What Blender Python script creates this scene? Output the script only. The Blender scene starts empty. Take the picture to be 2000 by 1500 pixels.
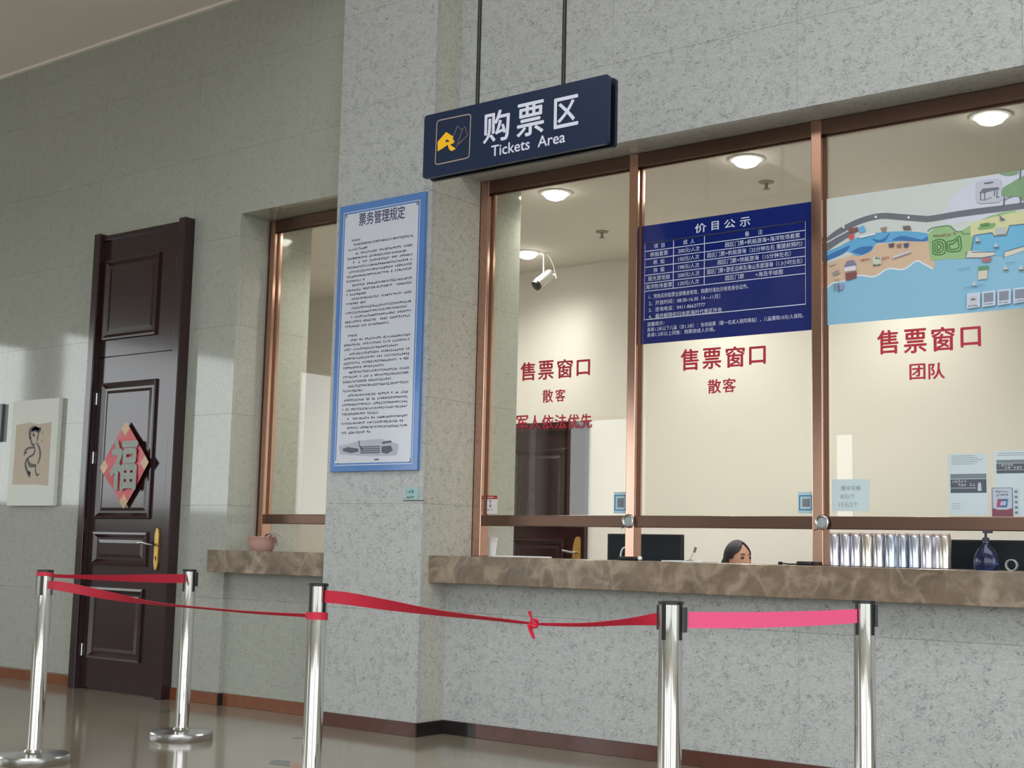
import bpy, bmesh, math, random
from mathutils import Vector, Matrix
from math import sin, cos, pi, radians

S = bpy.context.scene
COL = S.collection
rnd = random.Random(7)

# ------------------------------------------------------------------ camera
F, YAW, PITCH, ROLL, CZ = 2665.27, 0.654679, 0.120547, 0.022808, 1.1
_f = Vector((-sin(YAW)*cos(PITCH), cos(YAW)*cos(PITCH), sin(PITCH)))
_r = Vector((cos(YAW), sin(YAW), 0)); _u = _r.cross(_f)
_R = cos(ROLL)*_r + sin(ROLL)*_u
_U = -sin(ROLL)*_r + cos(ROLL)*_u
cam = bpy.data.cameras.new('camera'); cam.sensor_width = 36; cam.lens = F/2000*36
cam.clip_start = .05; cam.clip_end = 200
camo = bpy.data.objects.new('camera', cam); COL.objects.link(camo)
camo.matrix_world = Matrix(((_R.x, _U.x, -_f.x, 0), (_R.y, _U.y, -_f.y, 0), (_R.z, _U.z, -_f.z, CZ), (0, 0, 0, 1)))
S.camera = camo

# ------------------------------------------------------------------ light
S.view_settings.view_transform = 'Standard'
S.view_settings.look = 'None'
S.view_settings.exposure = 0.0
S.view_settings.gamma = 1.0
S.view_settings.use_curve_mapping = False

SKY = 3.85
w = bpy.data.worlds.new('overcast_sky'); S.world = w; w.use_nodes = True
bg = w.node_tree.nodes['Background']
bg.inputs[0].default_value = (0.93, 0.98, 1.0, 1); bg.inputs[1].default_value = SKY

def portal(loc, size, direction):
    l = bpy.data.lights.new('window_portal', 'AREA'); l.shape = 'RECTANGLE'
    l.size, l.size_y = size; l.cycles.is_portal = True
    o = bpy.data.objects.new('window_portal', l); COL.objects.link(o)
    o.location = loc; o.rotation_euler = Vector(direction).to_track_quat('-Z', 'Y').to_euler()
XL, XR, YF, ZT = -14.0, 6.0, -6.0, 7.5
RIGHT_WIN = [(-4.8, -.6, .3, 4.4), (-.2, 4.0, .3, 4.4)]                                 # y0 y1 z0 z1 on the right end wall
END_WIN = [(3.6, 6.0, 1.5, 3.3), (-1.6, 3.2, 1.5, 3.55), (-2.56, -2.46, 0, 2.45), (-5.6, -3.2, 1.5, 3.55)]     # y0 y1 z0 z1 on the left end wall
FRONT_WIN = [(-5.6, -2.2, .25, 4.6), (-1.8, 1.6, .25, 4.6), (2.0, 5.4, .25, 4.6), (-8.75, -8.35, .3, 3.0), (-13.7, -12.0, .3, 3.4)]
SKYLIGHT = (-5.2, 5.0, -3.5, 2.5)
for y0, y1, z0, z1 in END_WIN:
    portal((XL-.02, (y0+y1)/2, (z0+z1)/2), (y1-y0, z1-z0), (1, 0, 0))
for y0, y1, z0, z1 in RIGHT_WIN:
    portal((XR+.02, (y0+y1)/2, (z0+z1)/2), (y1-y0, z1-z0), (-1, 0, 0))
for x0, x1, z0, z1 in FRONT_WIN:
    portal(((x0+x1)/2, YF-.02, (z0+z1)/2), (x1-x0, z1-z0), (0, 1, 0))
portal(((SKYLIGHT[0]+SKYLIGHT[1])/2, (SKYLIGHT[2]+SKYLIGHT[3])/2, ZT+.02), (SKYLIGHT[1]-SKYLIGHT[0], SKYLIGHT[3]-SKYLIGHT[2]), (0, 0, -1))

# ------------------------------------------------------------------ pixel -> point on a plane (2000 x 1500 frame)
C0 = Vector((0, 0, CZ))
def ray(x, y): return _R*((x-1000)/F) + _U*(-(y-750)/F) + _f
def at(x, y, Y):
    d = ray(x, y); return C0 + d*(Y/d.y)
def atz(x, y, Z=0):
    d = ray(x, y); return C0 + d*((Z-CZ)/d.z)
def p2(x, y, Y):
    q = at(x, y, Y); return (q.x, q.z)

# ------------------------------------------------------------------ materials
def lin(v):
    v /= 255; return v/12.92 if v <= .04045 else ((v+.055)/1.055)**2.4
def c(r, g, b): return (lin(r), lin(g), lin(b), 1)
def mat(name, col, rough=.5, metal=0, spec=.5, coat=0, noise=None, emit=None, bump=0):
    m = bpy.data.materials.new(name); m.use_nodes = True
    nt = m.node_tree; b = nt.nodes['Principled BSDF']
    b.inputs['Base Color'].default_value = col; b.inputs['Roughness'].default_value = rough
    b.inputs['Metallic'].default_value = metal; b.inputs['Specular IOR Level'].default_value = spec
    b.inputs['Coat Weight'].default_value = coat; b.inputs['Coat Roughness'].default_value = .06
    if emit:
        b.inputs['Emission Color'].default_value = emit[0]; b.inputs['Emission Strength'].default_value = emit[1]
    if noise:
        sc, amt = noise[:2]
        tc = nt.nodes.new('ShaderNodeTexCoord'); n = nt.nodes.new('ShaderNodeTexNoise')
        n.inputs['Scale'].default_value = sc; n.inputs['Detail'].default_value = 4
        nt.links.new(tc.outputs['Object'], n.inputs['Vector'])
        mx = nt.nodes.new('ShaderNodeMix'); mx.data_type = 'RGBA'
        mx.inputs[6].default_value = tuple(max(0, v*(1-amt)) for v in col[:3])+(1,)
        mx.inputs[7].default_value = tuple(min(1, v*(1+amt)) for v in col[:3])+(1,)
        nt.links.new(n.outputs[0], mx.inputs[0]); nt.links.new(mx.outputs[2], b.inputs['Base Color'])
        if bump:
            bp = nt.nodes.new('ShaderNodeBump'); bp.inputs['Strength'].default_value = bump; bp.inputs['Distance'].default_value = .004
            nt.links.new(n.outputs[0], bp.inputs['Height']); nt.links.new(bp.outputs[0], b.inputs['Normal'])
    return m

def ramp(nt, src, stops):
    r = nt.nodes.new('ShaderNodeValToRGB'); e = r.color_ramp.elements
    while len(e) < len(stops): e.new(.5)
    for i, (p, col) in enumerate(stops): e[i].position = p; e[i].color = col
    nt.links.new(src, r.inputs[0]); return r.outputs[0]
def mixc(nt, fac, a, b, mode='MIX'):
    m = nt.nodes.new('ShaderNodeMix'); m.data_type = 'RGBA'; m.blend_type = mode
    for s, v in ((0, fac), (6, a), (7, b)):
        if hasattr(v, 'is_output'): nt.links.new(v, m.inputs[s])
        else: m.inputs[s].default_value = v
    return m.outputs[2]
def noise(nt, vec, scale, detail=3, dist=0, rough=.5):
    n = nt.nodes.new('ShaderNodeTexNoise'); n.inputs['Scale'].default_value = scale
    n.inputs['Detail'].default_value = detail; n.inputs['Distortion'].default_value = dist; n.inputs['Roughness'].default_value = rough
    nt.links.new(vec, n.inputs['Vector']); return n.outputs[0]
W1, K1 = (1, 1, 1, 1), (0, 0, 0, 1)

def granite(name, base, rough, strength=1.0, spec=.5):
    m = bpy.data.materials.new(name); m.use_nodes = True; nt = m.node_tree; b = nt.nodes['Principled BSDF']
    tc = nt.nodes.new('ShaderNodeTexCoord'); v = tc.outputs['Object']
    mp = nt.nodes.new('ShaderNodeMapping'); mp.inputs['Scale'].default_value = (1, 1, 1.7); nt.links.new(v, mp.inputs[0]); vs = mp.outputs[0]
    base3 = base[:3]
    def k(f): return tuple(min(1, x*f) for x in base3)+(1,)
    col = ramp(nt, noise(nt, v, 2.2, 3), [(.3, k(.93)), (.7, k(1.07))])
    mott = ramp(nt, noise(nt, vs, 60, 4, .8, .6), [(.32, k(1-.24*strength)), (.46, k(.97)), (.56, k(1.03)), (.70, k(1+.16*strength))])
    col = mixc(nt, .85, col, mott)
    worm = ramp(nt, noise(nt, vs, 30, 2, 1.6, .5), [(.468, K1), (.492, W1), (.508, W1), (.532, K1)])
    wg = ramp(nt, noise(nt, v, 24, 2), [(.50, K1), (.58, W1)])
    worm = mixc(nt, 1.0, worm, wg, 'MULTIPLY')
    col = mixc(nt, worm, col, k(1-.50*strength))
    vo = nt.nodes.new('ShaderNodeTexVoronoi'); vo.inputs['Scale'].default_value = 26; nt.links.new(vs, vo.inputs['Vector'])
    spk = ramp(nt, vo.outputs['Distance'], [(.07, W1), (.17, K1)])
    gate = ramp(nt, noise(nt, v, 9, 2), [(.5, K1), (.62, W1)])
    spk = mixc(nt, 1.0, spk, gate, 'MULTIPLY')
    col = mixc(nt, spk, col, k(1-.5*strength))
    oi = nt.nodes.new('ShaderNodeObjectInfo')
    tint = ramp(nt, oi.outputs['Random'], [(0, (.975, .975, .98, 1)), (.5, (1, 1, 1, 1)), (1, (.995, 1, .985, 1))])
    col = mixc(nt, 1.0, col, tint, 'MULTIPLY')
    nt.links.new(col, b.inputs['Base Color']); b.inputs['Roughness'].default_value = rough
    b.inputs['Specular IOR Level'].default_value = spec
    return m

def marble(name):
    m = bpy.data.materials.new(name); m.use_nodes = True; nt = m.node_tree; b = nt.nodes['Principled BSDF']
    tc = nt.nodes.new('ShaderNodeTexCoord'); v = tc.outputs['Object']
    col = ramp(nt, noise(nt, v, 6.5, 5, .9, .6), [(.3, c(96, 82, 68)), (.5, c(122, 105, 88)), (.7, c(158, 141, 121))])
    d = nt.nodes.new('ShaderNodeTexNoise'); d.inputs['Scale'].default_value = 5; nt.links.new(v, d.inputs['Vector'])
    ad = nt.nodes.new('ShaderNodeVectorMath'); ad.operation = 'MULTIPLY_ADD'; ad.inputs[1].default_value = (.22, .22, .22)
    nt.links.new(d.outputs['Color'], ad.inputs[0]); nt.links.new(v, ad.inputs[2])
    vo = nt.nodes.new('ShaderNodeTexVoronoi'); vo.feature = 'DISTANCE_TO_EDGE'; vo.inputs['Scale'].default_value = 5.5
    nt.links.new(ad.outputs[0], vo.inputs['Vector'])
    vein = ramp(nt, vo.outputs['Distance'], [(0, (.22, .22, .22, 1)), (.08, K1)])
    g = ramp(nt, noise(nt, v, 4, 2), [(.45, K1), (.6, W1)])
    vein = mixc(nt, 1.0, vein, g, 'MULTIPLY')
    col = mixc(nt, vein, col, c(205, 190, 170))
    nt.links.new(col, b.inputs['Base Color']); b.inputs['Roughness'].default_value = .22
    return m

def glass_mat(name, tint):
    m = bpy.data.materials.new(name); m.use_nodes = True; nt = m.node_tree
    nt.nodes.remove(nt.nodes['Principled BSDF'])
    t = nt.nodes.new('ShaderNodeBsdfTransparent'); t.inputs[0].default_value = tint
    g = nt.nodes.new('ShaderNodeBsdfGlossy'); g.inputs['Roughness'].default_value = 0.0
    fr = nt.nodes.new('ShaderNodeFresnel'); fr.inputs['IOR'].default_value = 1.5
    ge = nt.nodes.new('ShaderNodeNewGeometry'); ma = nt.nodes.new('ShaderNodeMath'); ma.operation = 'MULTIPLY_ADD'
    ma.inputs[1].default_value = 1/1.5-1.5; ma.inputs[2].default_value = 1.5        # plain Fresnel on both faces of a thin pane
    nt.links.new(ge.outputs['Backfacing'], ma.inputs[0]); nt.links.new(ma.outputs[0], fr.inputs['IOR'])
    mx = nt.nodes.new('ShaderNodeMixShader')
    nt.links.new(fr.outputs[0], mx.inputs[0]); nt.links.new(t.outputs[0], mx.inputs[1]); nt.links.new(g.outputs[0], mx.inputs[2])
    nt.links.new(mx.outputs[0], nt.nodes['Material Output'].inputs[0])
    return m

M = dict(
    stone_l=granite('grey_granite_polished', c(166, 168, 159), .07, .55, .6),
    stone_r=granite('grey_granite_flecked', c(178, 180, 179), .30, 1.2, .4),
    stone_w=granite('warm_granite', c(185, 183, 173), .28, 1.1, .4),
    marble=marble('brown_marble'),
    plaster=mat('ceiling_plaster', c(240, 231, 222), .85, noise=(2, .03)),
    white_wall=mat('white_plaster', c(222, 224, 220), .7, noise=(2, .03)),
    cream=mat('cream_plaster', c(231, 227, 220), .75, noise=(1.5, .025)),
    floor=None,
    base=mat('orange_brown_skirting_stone', c(122, 72, 46), .18, noise=(14, .25)),
    base_r=mat('brown_skirting_stone', c(86, 54, 46), .15, noise=(14, .25)),
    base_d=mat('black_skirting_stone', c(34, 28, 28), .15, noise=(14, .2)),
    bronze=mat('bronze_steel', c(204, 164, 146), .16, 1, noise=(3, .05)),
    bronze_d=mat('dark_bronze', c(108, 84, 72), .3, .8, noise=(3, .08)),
    wood=mat('dark_walnut', c(46, 26, 27), .17, coat=.15, noise=(9, .25)),
    brass=mat('worn_brass', c(204, 164, 92), .42, .75, noise=(40, .25)),
    chrome=mat('polished_steel', c(214, 213, 210), .045, 1),
    steel=mat('brushed_steel', c(190, 190, 190), .25, 1),
    black=mat('black_plastic', c(20, 20, 22), .4),
    blackm=mat('black_metal', c(22, 22, 20), .45),
    screen=mat('dark_screen', c(20, 30, 40), .4, spec=.3),
    red=mat('red_webbing', c(196, 28, 58), .6, noise=(300, .1)),
    red_lit=mat('lit_red_webbing', c(246, 92, 140), .55, noise=(300, .08)),  # same red webbing, strong light painted in as a paler pink
    redtxt=mat('red_vinyl', c(176, 34, 54), .5),
    white=mat('white_plastic', c(232, 232, 230), .4),
    paper=mat('white_paper', c(226, 228, 228), .6),
    navy=mat('navy_sign', c(17, 36, 66), .3, noise=(2, .1)),
    navy_d=mat('navy_sign_edge', c(14, 24, 40), .35),
    signwhite=mat('sign_lettering', c(212, 216, 232), .5),
    yellow=mat('yellow_vinyl', c(246, 186, 24), .5),
    tan=mat('tan_outline', c(170, 150, 138), .5),
    glass=glass_mat('window_glass', (.975, .98, .95, 1)),
)
def terrazzo():
    m = bpy.data.materials.new('polished_terrazzo'); m.use_nodes = True; nt = m.node_tree; b = nt.nodes['Principled BSDF']
    tc = nt.nodes.new('ShaderNodeTexCoord'); v = tc.outputs['Object']
    col = ramp(nt, noise(nt, v, 70, 3), [(.35, c(122, 112, 96)), (.6, c(148, 138, 119))])
    col = mixc(nt, .35, col, ramp(nt, noise(nt, v, 1.2, 3), [(.35, c(120, 111, 96)), (.65, c(148, 139, 121))]))
    nt.links.new(col, b.inputs['Base Color']); b.inputs['Roughness'].default_value = .12
    return m
M['floor'] = terrazzo()
_cc = {}
def ink(r, g, b, rough=.55):
    k = (r, g, b)
    if k not in _cc: _cc[k] = mat('print_%02x%02x%02x' % k, c(r, g, b), rough)
    return _cc[k]

# ------------------------------------------------------------------ mesh builder
class MB:
    def __init__(s): s.v = []; s.f = []
    def add(s, vs, fs):
        n = len(s.v); s.v += [tuple(q) for q in vs]; s.f += [tuple(i+n for i in f) for f in fs]; return s
    def box(s, x0, x1, y0, y1, z0, z1):
        return s.add([(x0, y0, z0), (x1, y0, z0), (x1, y1, z0), (x0, y1, z0), (x0, y0, z1), (x1, y0, z1), (x1, y1, z1), (x0, y1, z1)],
                     [(3, 2, 1, 0), (4, 5, 6, 7), (0, 1, 5, 4), (1, 2, 6, 5), (2, 3, 7, 6), (3, 0, 4, 7)])
    def cbox(s, x0, x1, y0, y1, z0, z1, b=.003):        # box with chamfered vertical and horizontal edges
        bm = bmesh.new(); r = bmesh.ops.create_cube(bm, size=1)
        for q in bm.verts: q.co = Vector(((x0+x1)/2+q.co.x*(x1-x0), (y0+y1)/2+q.co.y*(y1-y0), (z0+z1)/2+q.co.z*(z1-z0)))
        bmesh.ops.bevel(bm, geom=bm.edges[:], offset=b, segments=2, affect='EDGES', profile=.5)
        bm.verts.index_update()
        s.add([q.co for q in bm.verts], [[q.index for q in f.verts] for f in bm.faces]); bm.free(); return s
    def poly(s, pts, y):                                # flat polygon facing -y
        a = sum(pts[i][0]*pts[(i+1) % len(pts)][1]-pts[(i+1) % len(pts)][0]*pts[i][1] for i in range(len(pts)))
        if a < 0: pts = pts[::-1]
        return s.add([(x, y, z) for x, z in pts], [tuple(range(len(pts)))])
    def rect(s, x0, x1, z0, z1, y): return s.poly([(x0, z0), (x1, z0), (x1, z1), (x0, z1)], y)
    def prism(s, pts, y0, y1):
        a = sum(pts[i][0]*pts[(i+1) % len(pts)][1]-pts[(i+1) % len(pts)][0]*pts[i][1] for i in range(len(pts)))
        if a < 0: pts = pts[::-1]
        n = len(pts)
        return s.add([(x, y0, z) for x, z in pts]+[(x, y1, z) for x, z in pts],
                     [tuple(range(n)), tuple(range(2*n-1, n-1, -1))]+[(i, n+i, n+(i+1) % n, (i+1) % n) for i in range(n)])
    def stroke(s, pts, wd, y, closed=False):            # flat ribbon of width wd along a 2-D polyline
        n = len(pts); L = []; R = []
        for i in range(n):
            a = pts[i-1] if (i or closed) else pts[i]; b = pts[(i+1) % n] if (i < n-1 or closed) else pts[i]
            dx, dz = b[0]-a[0], b[1]-a[1]; l = math.hypot(dx, dz) or 1
            h = (wd[i] if isinstance(wd, (list, tuple)) else wd)/2
            L.append((pts[i][0]-dz/l*h, pts[i][1]+dx/l*h)); R.append((pts[i][0]+dz/l*h, pts[i][1]-dx/l*h))
        for i in range(n if closed else n-1):
            j = (i+1) % n
            s.poly([R[i], R[j], L[j], L[i]], y)
        return s
    def lathe(s, prof, cx=0, cy=0, cz=0, n=32, axis='z', sx=1, sy=1, cap=True):
        vs = []; fs = []
        for k in range(n):
            a = 2*pi*k/n
            for r, h in prof:
                q = (r*cos(a)*sx, r*sin(a)*sy, h)
                if axis == 'y': q = (q[0], -q[2], q[1])
                if axis == 'x': q = (q[2], q[0], q[1])
                vs.append((cx+q[0], cy+q[1], cz+q[2]))
        m = len(prof)
        for k in range(n):
            for i in range(m-1):
                a, b = k*m+i, ((k+1) % n)*m+i
                fs.append((a, b, b+1, a+1))
        for i in (0, m-1):
            if cap and prof[i][0] > 1e-6:
                ring = [k*m+i for k in range(n)]
                fs.append(tuple(ring[::-1] if i == 0 else ring))
        return s.add(vs, fs)
    def tube(s, pts, r, n=10):
        pts = [Vector(q) for q in pts]; m = len(pts); vs = []; fs = []
        up = None
        for i, q in enumerate(pts):
            t = (pts[min(i+1, m-1)]-pts[max(i-1, 0)]).normalized()
            if up is None: up = t.orthogonal().normalized()
            up = (up-t*up.dot(t)).normalized(); sd = t.cross(up)
            rr = r[i] if isinstance(r, (list, tuple)) else r
            vs += [q+(up*cos(2*pi*k/n)+sd*sin(2*pi*k/n))*rr for k in range(n)]
        for i in range(m-1):
            for k in range(n):
                fs.append((i*n+k, i*n+(k+1) % n, (i+1)*n+(k+1) % n, (i+1)*n+k))
        fs += [tuple(range(n))[::-1], tuple(range((m-1)*n, m*n))]
        return s.add(vs, fs)
    def ribbon(s, pts, th=.0016):                       # (point, width, roll in degrees from upright)
        vs = []; fs = []; m = len(pts)
        for i, (q, wd, ro) in enumerate(pts):
            q = Vector(q); t = (Vector(pts[min(i+1, m-1)][0])-Vector(pts[max(i-1, 0)][0])).normalized()
            up = Vector((0, 0, 1)); up = (up-t*up.dot(t)).normalized(); sd = t.cross(up)
            a = radians(ro); d = up*cos(a)+sd*sin(a); nn = t.cross(d)
            vs += [q+d*wd/2+nn*th/2, q-d*wd/2+nn*th/2, q-d*wd/2-nn*th/2, q+d*wd/2-nn*th/2]
        for i in range(m-1):
            for k in range(4): fs.append((i*4+k, i*4+(k+1) % 4, (i+1)*4+(k+1) % 4, (i+1)*4+k))
        fs += [(3, 2, 1, 0), tuple(range((m-1)*4, m*4))]
        return s.add(vs, fs)
    def mesh(s, me): return s.add([q.co for q in me.vertices], [tuple(p.vertices) for p in me.polygons])
    def build(s, name, m, parent=None, smooth=None, fix=True):
        me = bpy.data.meshes.new(name); me.from_pydata(s.v, [], s.f)
        if fix:
            bm = bmesh.new(); bm.from_mesh(me); bmesh.ops.recalc_face_normals(bm, faces=bm.faces[:]); bm.to_mesh(me); bm.free()
        me.materials.append(m)
        if smooth:
            me.polygons.foreach_set('use_smooth', [True]*len(me.polygons)); me.set_sharp_from_angle(angle=radians(smooth))
        o = bpy.data.objects.new(name, me); COL.objects.link(o)
        if parent: o.parent = parent; o.matrix_parent_inverse = Matrix.Translation(-parent.location)
        if name in ('body_text',): o['kind'] = 'stuff'
        return o

def catmull(pts, k=8):
    out = []; n = len(pts)
    def g(i): return pts[max(0, min(n-1, i))]
    for i in range(n-1):
        for j in range(k):
            t = j/k; r = []
            for a, b, d, e in zip(g(i-1), g(i), g(i+1), g(i+2)):
                r.append(.5*((2*b)+(-a+d)*t+(2*a-5*b+4*d-e)*t*t+(-a+3*b-3*d+e)*t**3))
            out.append(tuple(r))
    out.append(tuple(pts[-1])); return out

def thing(name, label, cat, loc=(0, 0, 0), group=None):
    o = bpy.data.objects.new(name, None); COL.objects.link(o); o.empty_display_size = .1
    o.location = loc; o['label'] = label; o['category'] = cat
    if group: o['group'] = group
    return o
def tag(o, label, cat, group=None):
    o['label'] = label; o['category'] = cat
    if group: o['group'] = group
    return o
def struct(o): o['kind'] = 'structure'; return o
def sroot(name):
    o = bpy.data.objects.new(name, None); COL.objects.link(o); o.empty_display_size = .1; o['kind'] = 'structure'; return o

# ------------------------------------------------------------------ text
_dg = None
_tc = {}
def text_mesh(body):
    bold = 0.0
    if (body, bold) in _tc: return _tc[(body, bold)]
    cu = bpy.data.curves.new('lettering', 'FONT'); cu.body = body; cu.offset = bold; cu.resolution_u = 3; cu.space_character = 1.0
    o = bpy.data.objects.new('lettering', cu); COL.objects.link(o)
    dg = bpy.context.evaluated_depsgraph_get(); dg.update()
    me = bpy.data.meshes.new_from_object(o.evaluated_get(dg))
    v = [(q.co.x, q.co.y) for q in me.vertices]; f = [tuple(p.vertices) for p in me.polygons]
    bpy.data.objects.remove(o); bpy.data.curves.remove(cu); bpy.data.meshes.remove(me)
    _tc[(body, bold)] = (v, f); return v, f
SHIFT = [(0, 0), (1, 0), (-1, 0), (0, .8), (0, -.8)]
def put_text(mb, body, x0, x1, z0, z1, y, bold=0.0, shear=0.0):
    v, f = text_mesh(body)
    if not v: return
    ax, bx = min(q[0] for q in v), max(q[0] for q in v); az, bz = min(q[1] for q in v), max(q[1] for q in v)
    sx = (x1-x0)/(bx-ax or 1); sz = (z1-z0)/(bz-az or 1)
    for k, (dx, dz) in enumerate(SHIFT if bold else SHIFT[:1]):
        mb.add([(x0+(q[0]-ax+dx*bold)*sx+shear*(q[1]-az)*sz, y-k*.00006, z0+(q[1]-az+dz*bold)*sz) for q in v], f)
def put_line(mb, body, xc, zc, h, y, bold=0.0, align='C', maxw=None, wide=1.0):
    v, f = text_mesh(body)
    if not v: return
    ax, bx = min(q[0] for q in v), max(q[0] for q in v)
    s = h/.88; sx = s*wide; wd = (bx-ax)*sx
    if maxw and wd > maxw: sx *= maxw/wd; wd = maxw
    x0 = xc-wd/2 if align == 'C' else xc
    for k, (dx, dz) in enumerate(SHIFT[:3] if bold else SHIFT[:1]):
        mb.add([(x0+(q[0]-ax+dx*bold)*sx, y-k*.00006, zc+(q[1]-.36)*s) for q in v], f)
def px_text(mb, body, Y, x0, x1, xm, yt, yb, bold=0.0, dy=0.0):
    ym = (yt+yb)/2
    put_text(mb, body, at(x0, ym, Y).x, at(x1, ym, Y).x, at(xm, yb, Y).z, at(xm, yt, Y).z, Y-dy, bold)
def scrib(mb, x0, x1, zc, h, y, rg, fill=.95):          # a line of print too small to read
    x = x0
    while x < x1-h*.6:
        if rg.random() < fill:
            for k in range(rg.randint(2, 4)):
                zz = zc-h/2+h*rg.random()*.8; mb.rect(x+h*.05, x+h*.88, zz, zz+h*.16, y)
            xx = x+h*(.15+.6*rg.random()); mb.rect(xx, xx+h*.17, zc-h/2, zc+h/2, y)
        x += h*1.02

# ================================================================== the room
def subtract(r, holes):
    x0, x1, z0, z1 = r
    xs = sorted({x0, x1, *[min(max(h[i], x0), x1) for h in holes for i in (0, 1)]})
    zs = sorted({z0, z1, *[min(max(h[i], z0), z1) for h in holes for i in (2, 3)]})
    out = []
    for a, b in zip(xs, xs[1:]):
        run = None
        for p, q in zip(zs, zs[1:]):
            mx, mz = (a+b)/2, (p+q)/2
            if any(h[0] < mx < h[1] and h[2] < mz < h[3] for h in holes):
                if run: out.append(run); run = None
            else: run = (a, b, run[2] if run else p, q)
        if run: out.append(run)
    return out
def panels(parent, ax, P, th, us, zs, holes, m, gap=.0012):
    for a, b in zip(us, us[1:]):
        for p, q in zip(zs, zs[1:]):
            g = gap/2
            rs = subtract((a+g, b-g, p+g, q-g), holes)
            if not rs: continue
            mb = MB()
            for r in rs:
                if ax == 'y': mb.box(r[0], r[1], P, P+th, r[2], r[3])
                else: mb.box(min(P, P+th), max(P, P+th), r[0], r[1], r[2], r[3])
            mb.build('stone_panel', m, parent)

YA, YL, YP, YW = 6.39, 6.35, 6.15, 6.62           # lower wall, door wall, pilaster front, window frame plane
PXL, PXR, NX = -6.18, -5.37, -7.34                # pilaster sides, niche edge
ZS, ZL = 3.43, 5.06                               # window soffit, low ceiling
JZ = [.08, .72, 1.36, 2.0, 2.63, 3.27, 3.91, 4.55]
DOORH = (-8.92, -7.85, -1, 3.43)

# floor
fl = struct(MB().box(XL-.3, XR+.3, YF-.3, 9.6, -.2, 0).build('floor', M['floor']))
def inlay(pts, m):
    mb = MB(); n = len(pts); v = [atz(x, y) for x, y in pts]
    mb.add([(q.x, q.y, -.002) for q in v]+[(q.x, q.y, .0008) for q in v],
           [tuple(range(n, 2*n)), tuple(range(n))[::-1]]+[(i, (i+1) % n, n+(i+1) % n, n+i) for i in range(n)])
    return mb.build('stone_inlay', m, fl)
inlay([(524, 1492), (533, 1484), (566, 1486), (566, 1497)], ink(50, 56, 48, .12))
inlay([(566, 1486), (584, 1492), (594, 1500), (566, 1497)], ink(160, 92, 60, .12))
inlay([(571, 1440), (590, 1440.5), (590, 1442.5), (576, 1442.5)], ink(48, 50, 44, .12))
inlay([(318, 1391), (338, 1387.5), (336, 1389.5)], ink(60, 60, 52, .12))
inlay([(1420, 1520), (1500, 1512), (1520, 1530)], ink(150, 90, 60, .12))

# long back wall with the ticket windows
wb = sroot('wall_back')
jl = [-14, -13.6, -12.45, -11.3, -10.15, -9.0, -7.85, -6.7, PXL]
panels(wb, 'y', YL, .04, jl, JZ+[ZL], [DOORH, (NX, PXL+1, -1, ZS)], M['stone_l'])
panels(wb, 'y', YA, .04, [NX, PXL], JZ[:2]+[.95], [], M['stone_l'])
jr = [PXR, -4.22, -3.06, -1.9, -.75, .4, 1.55, 2.7, 3.85, 5.0, 6.0]
BIG = (PXR-.1, -.72, .92, ZS)
panels(wb, 'y', YA, .04, jr, JZ+[5.19, 5.83, 6.47, 7.11, 7.5], [BIG], M['stone_r'])
core = MB()
for r in subtract((XL-.2, PXL, 0, ZL+.2), [DOORH, (NX-.028, PXL+1, .86, ZS+.028)]): core.box(r[0], r[1], YA+.035, 6.75, r[2], r[3])
for r in subtract((PXL, XR+.2, 0, ZT+.2), [(PXR-.028, -.692, .86, ZS+.028)]): core.box(r[0], r[1], YA+.035, 6.75, r[2], r[3])
core.build('wall_core', M['cream'], wb)
# niche jamb and soffits
panels(wb, 'x', NX, -.03, [YL+.0405, 6.60], [.9]+JZ[2:6]+[ZS], [], M['stone_l'])
panels(wb, 'x', NX, -.03, [6.70, 7.05], JZ[:6]+[ZS+.06], [], M['stone_l'])
MB().box(NX+.001, PXL, YL+.0405, 6.66, ZS, ZS+.03).build('soffit_panel', M['stone_l'], wb)
for a, b in zip([PXR, -4.22, -3.06, -1.9], [-4.22, -3.06, -1.9, -.72]):
    MB().box(a+.0006, b-.0006, YA+.0405, 6.66, ZS, ZS+.03).build('soffit_panel', M['stone_r'], wb)
panels(wb, 'x', -.72, .03, [YA+.0405, 6.75], [.95, 1.36, 2.0, 2.63, 3.27, ZS], [], M['stone_r'])

pil = sroot('pilaster')
ZP = JZ+[5.19, 5.83, 6.47, 7.11, 7.5]
panels(pil, 'y', YP, .03, [PXL, PXR], ZP, [], M['stone_r'])
panels(pil, 'x', PXR, -.03, [YP+.03, YA+.23], ZP, [], M['stone_w'])
panels(pil, 'x', PXR, -.03, [6.70, 7.05], JZ[:6]+[ZS+.06], [], M['stone_l'])
panels(pil, 'x', PXL, .03, [YP+.03, YA], ZP, [], M['stone_r'])
MB().box(PXL+.028, PXR-.028, YP+.028, 7.02, .0, ZT).build('pilaster_core', M['cream'], pil)
MB().box(PXL+.03, PXR-.0305, 7.021, 7.05, .0, ZS+.06).build('stone_panel', M['stone_l'], pil)

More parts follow.
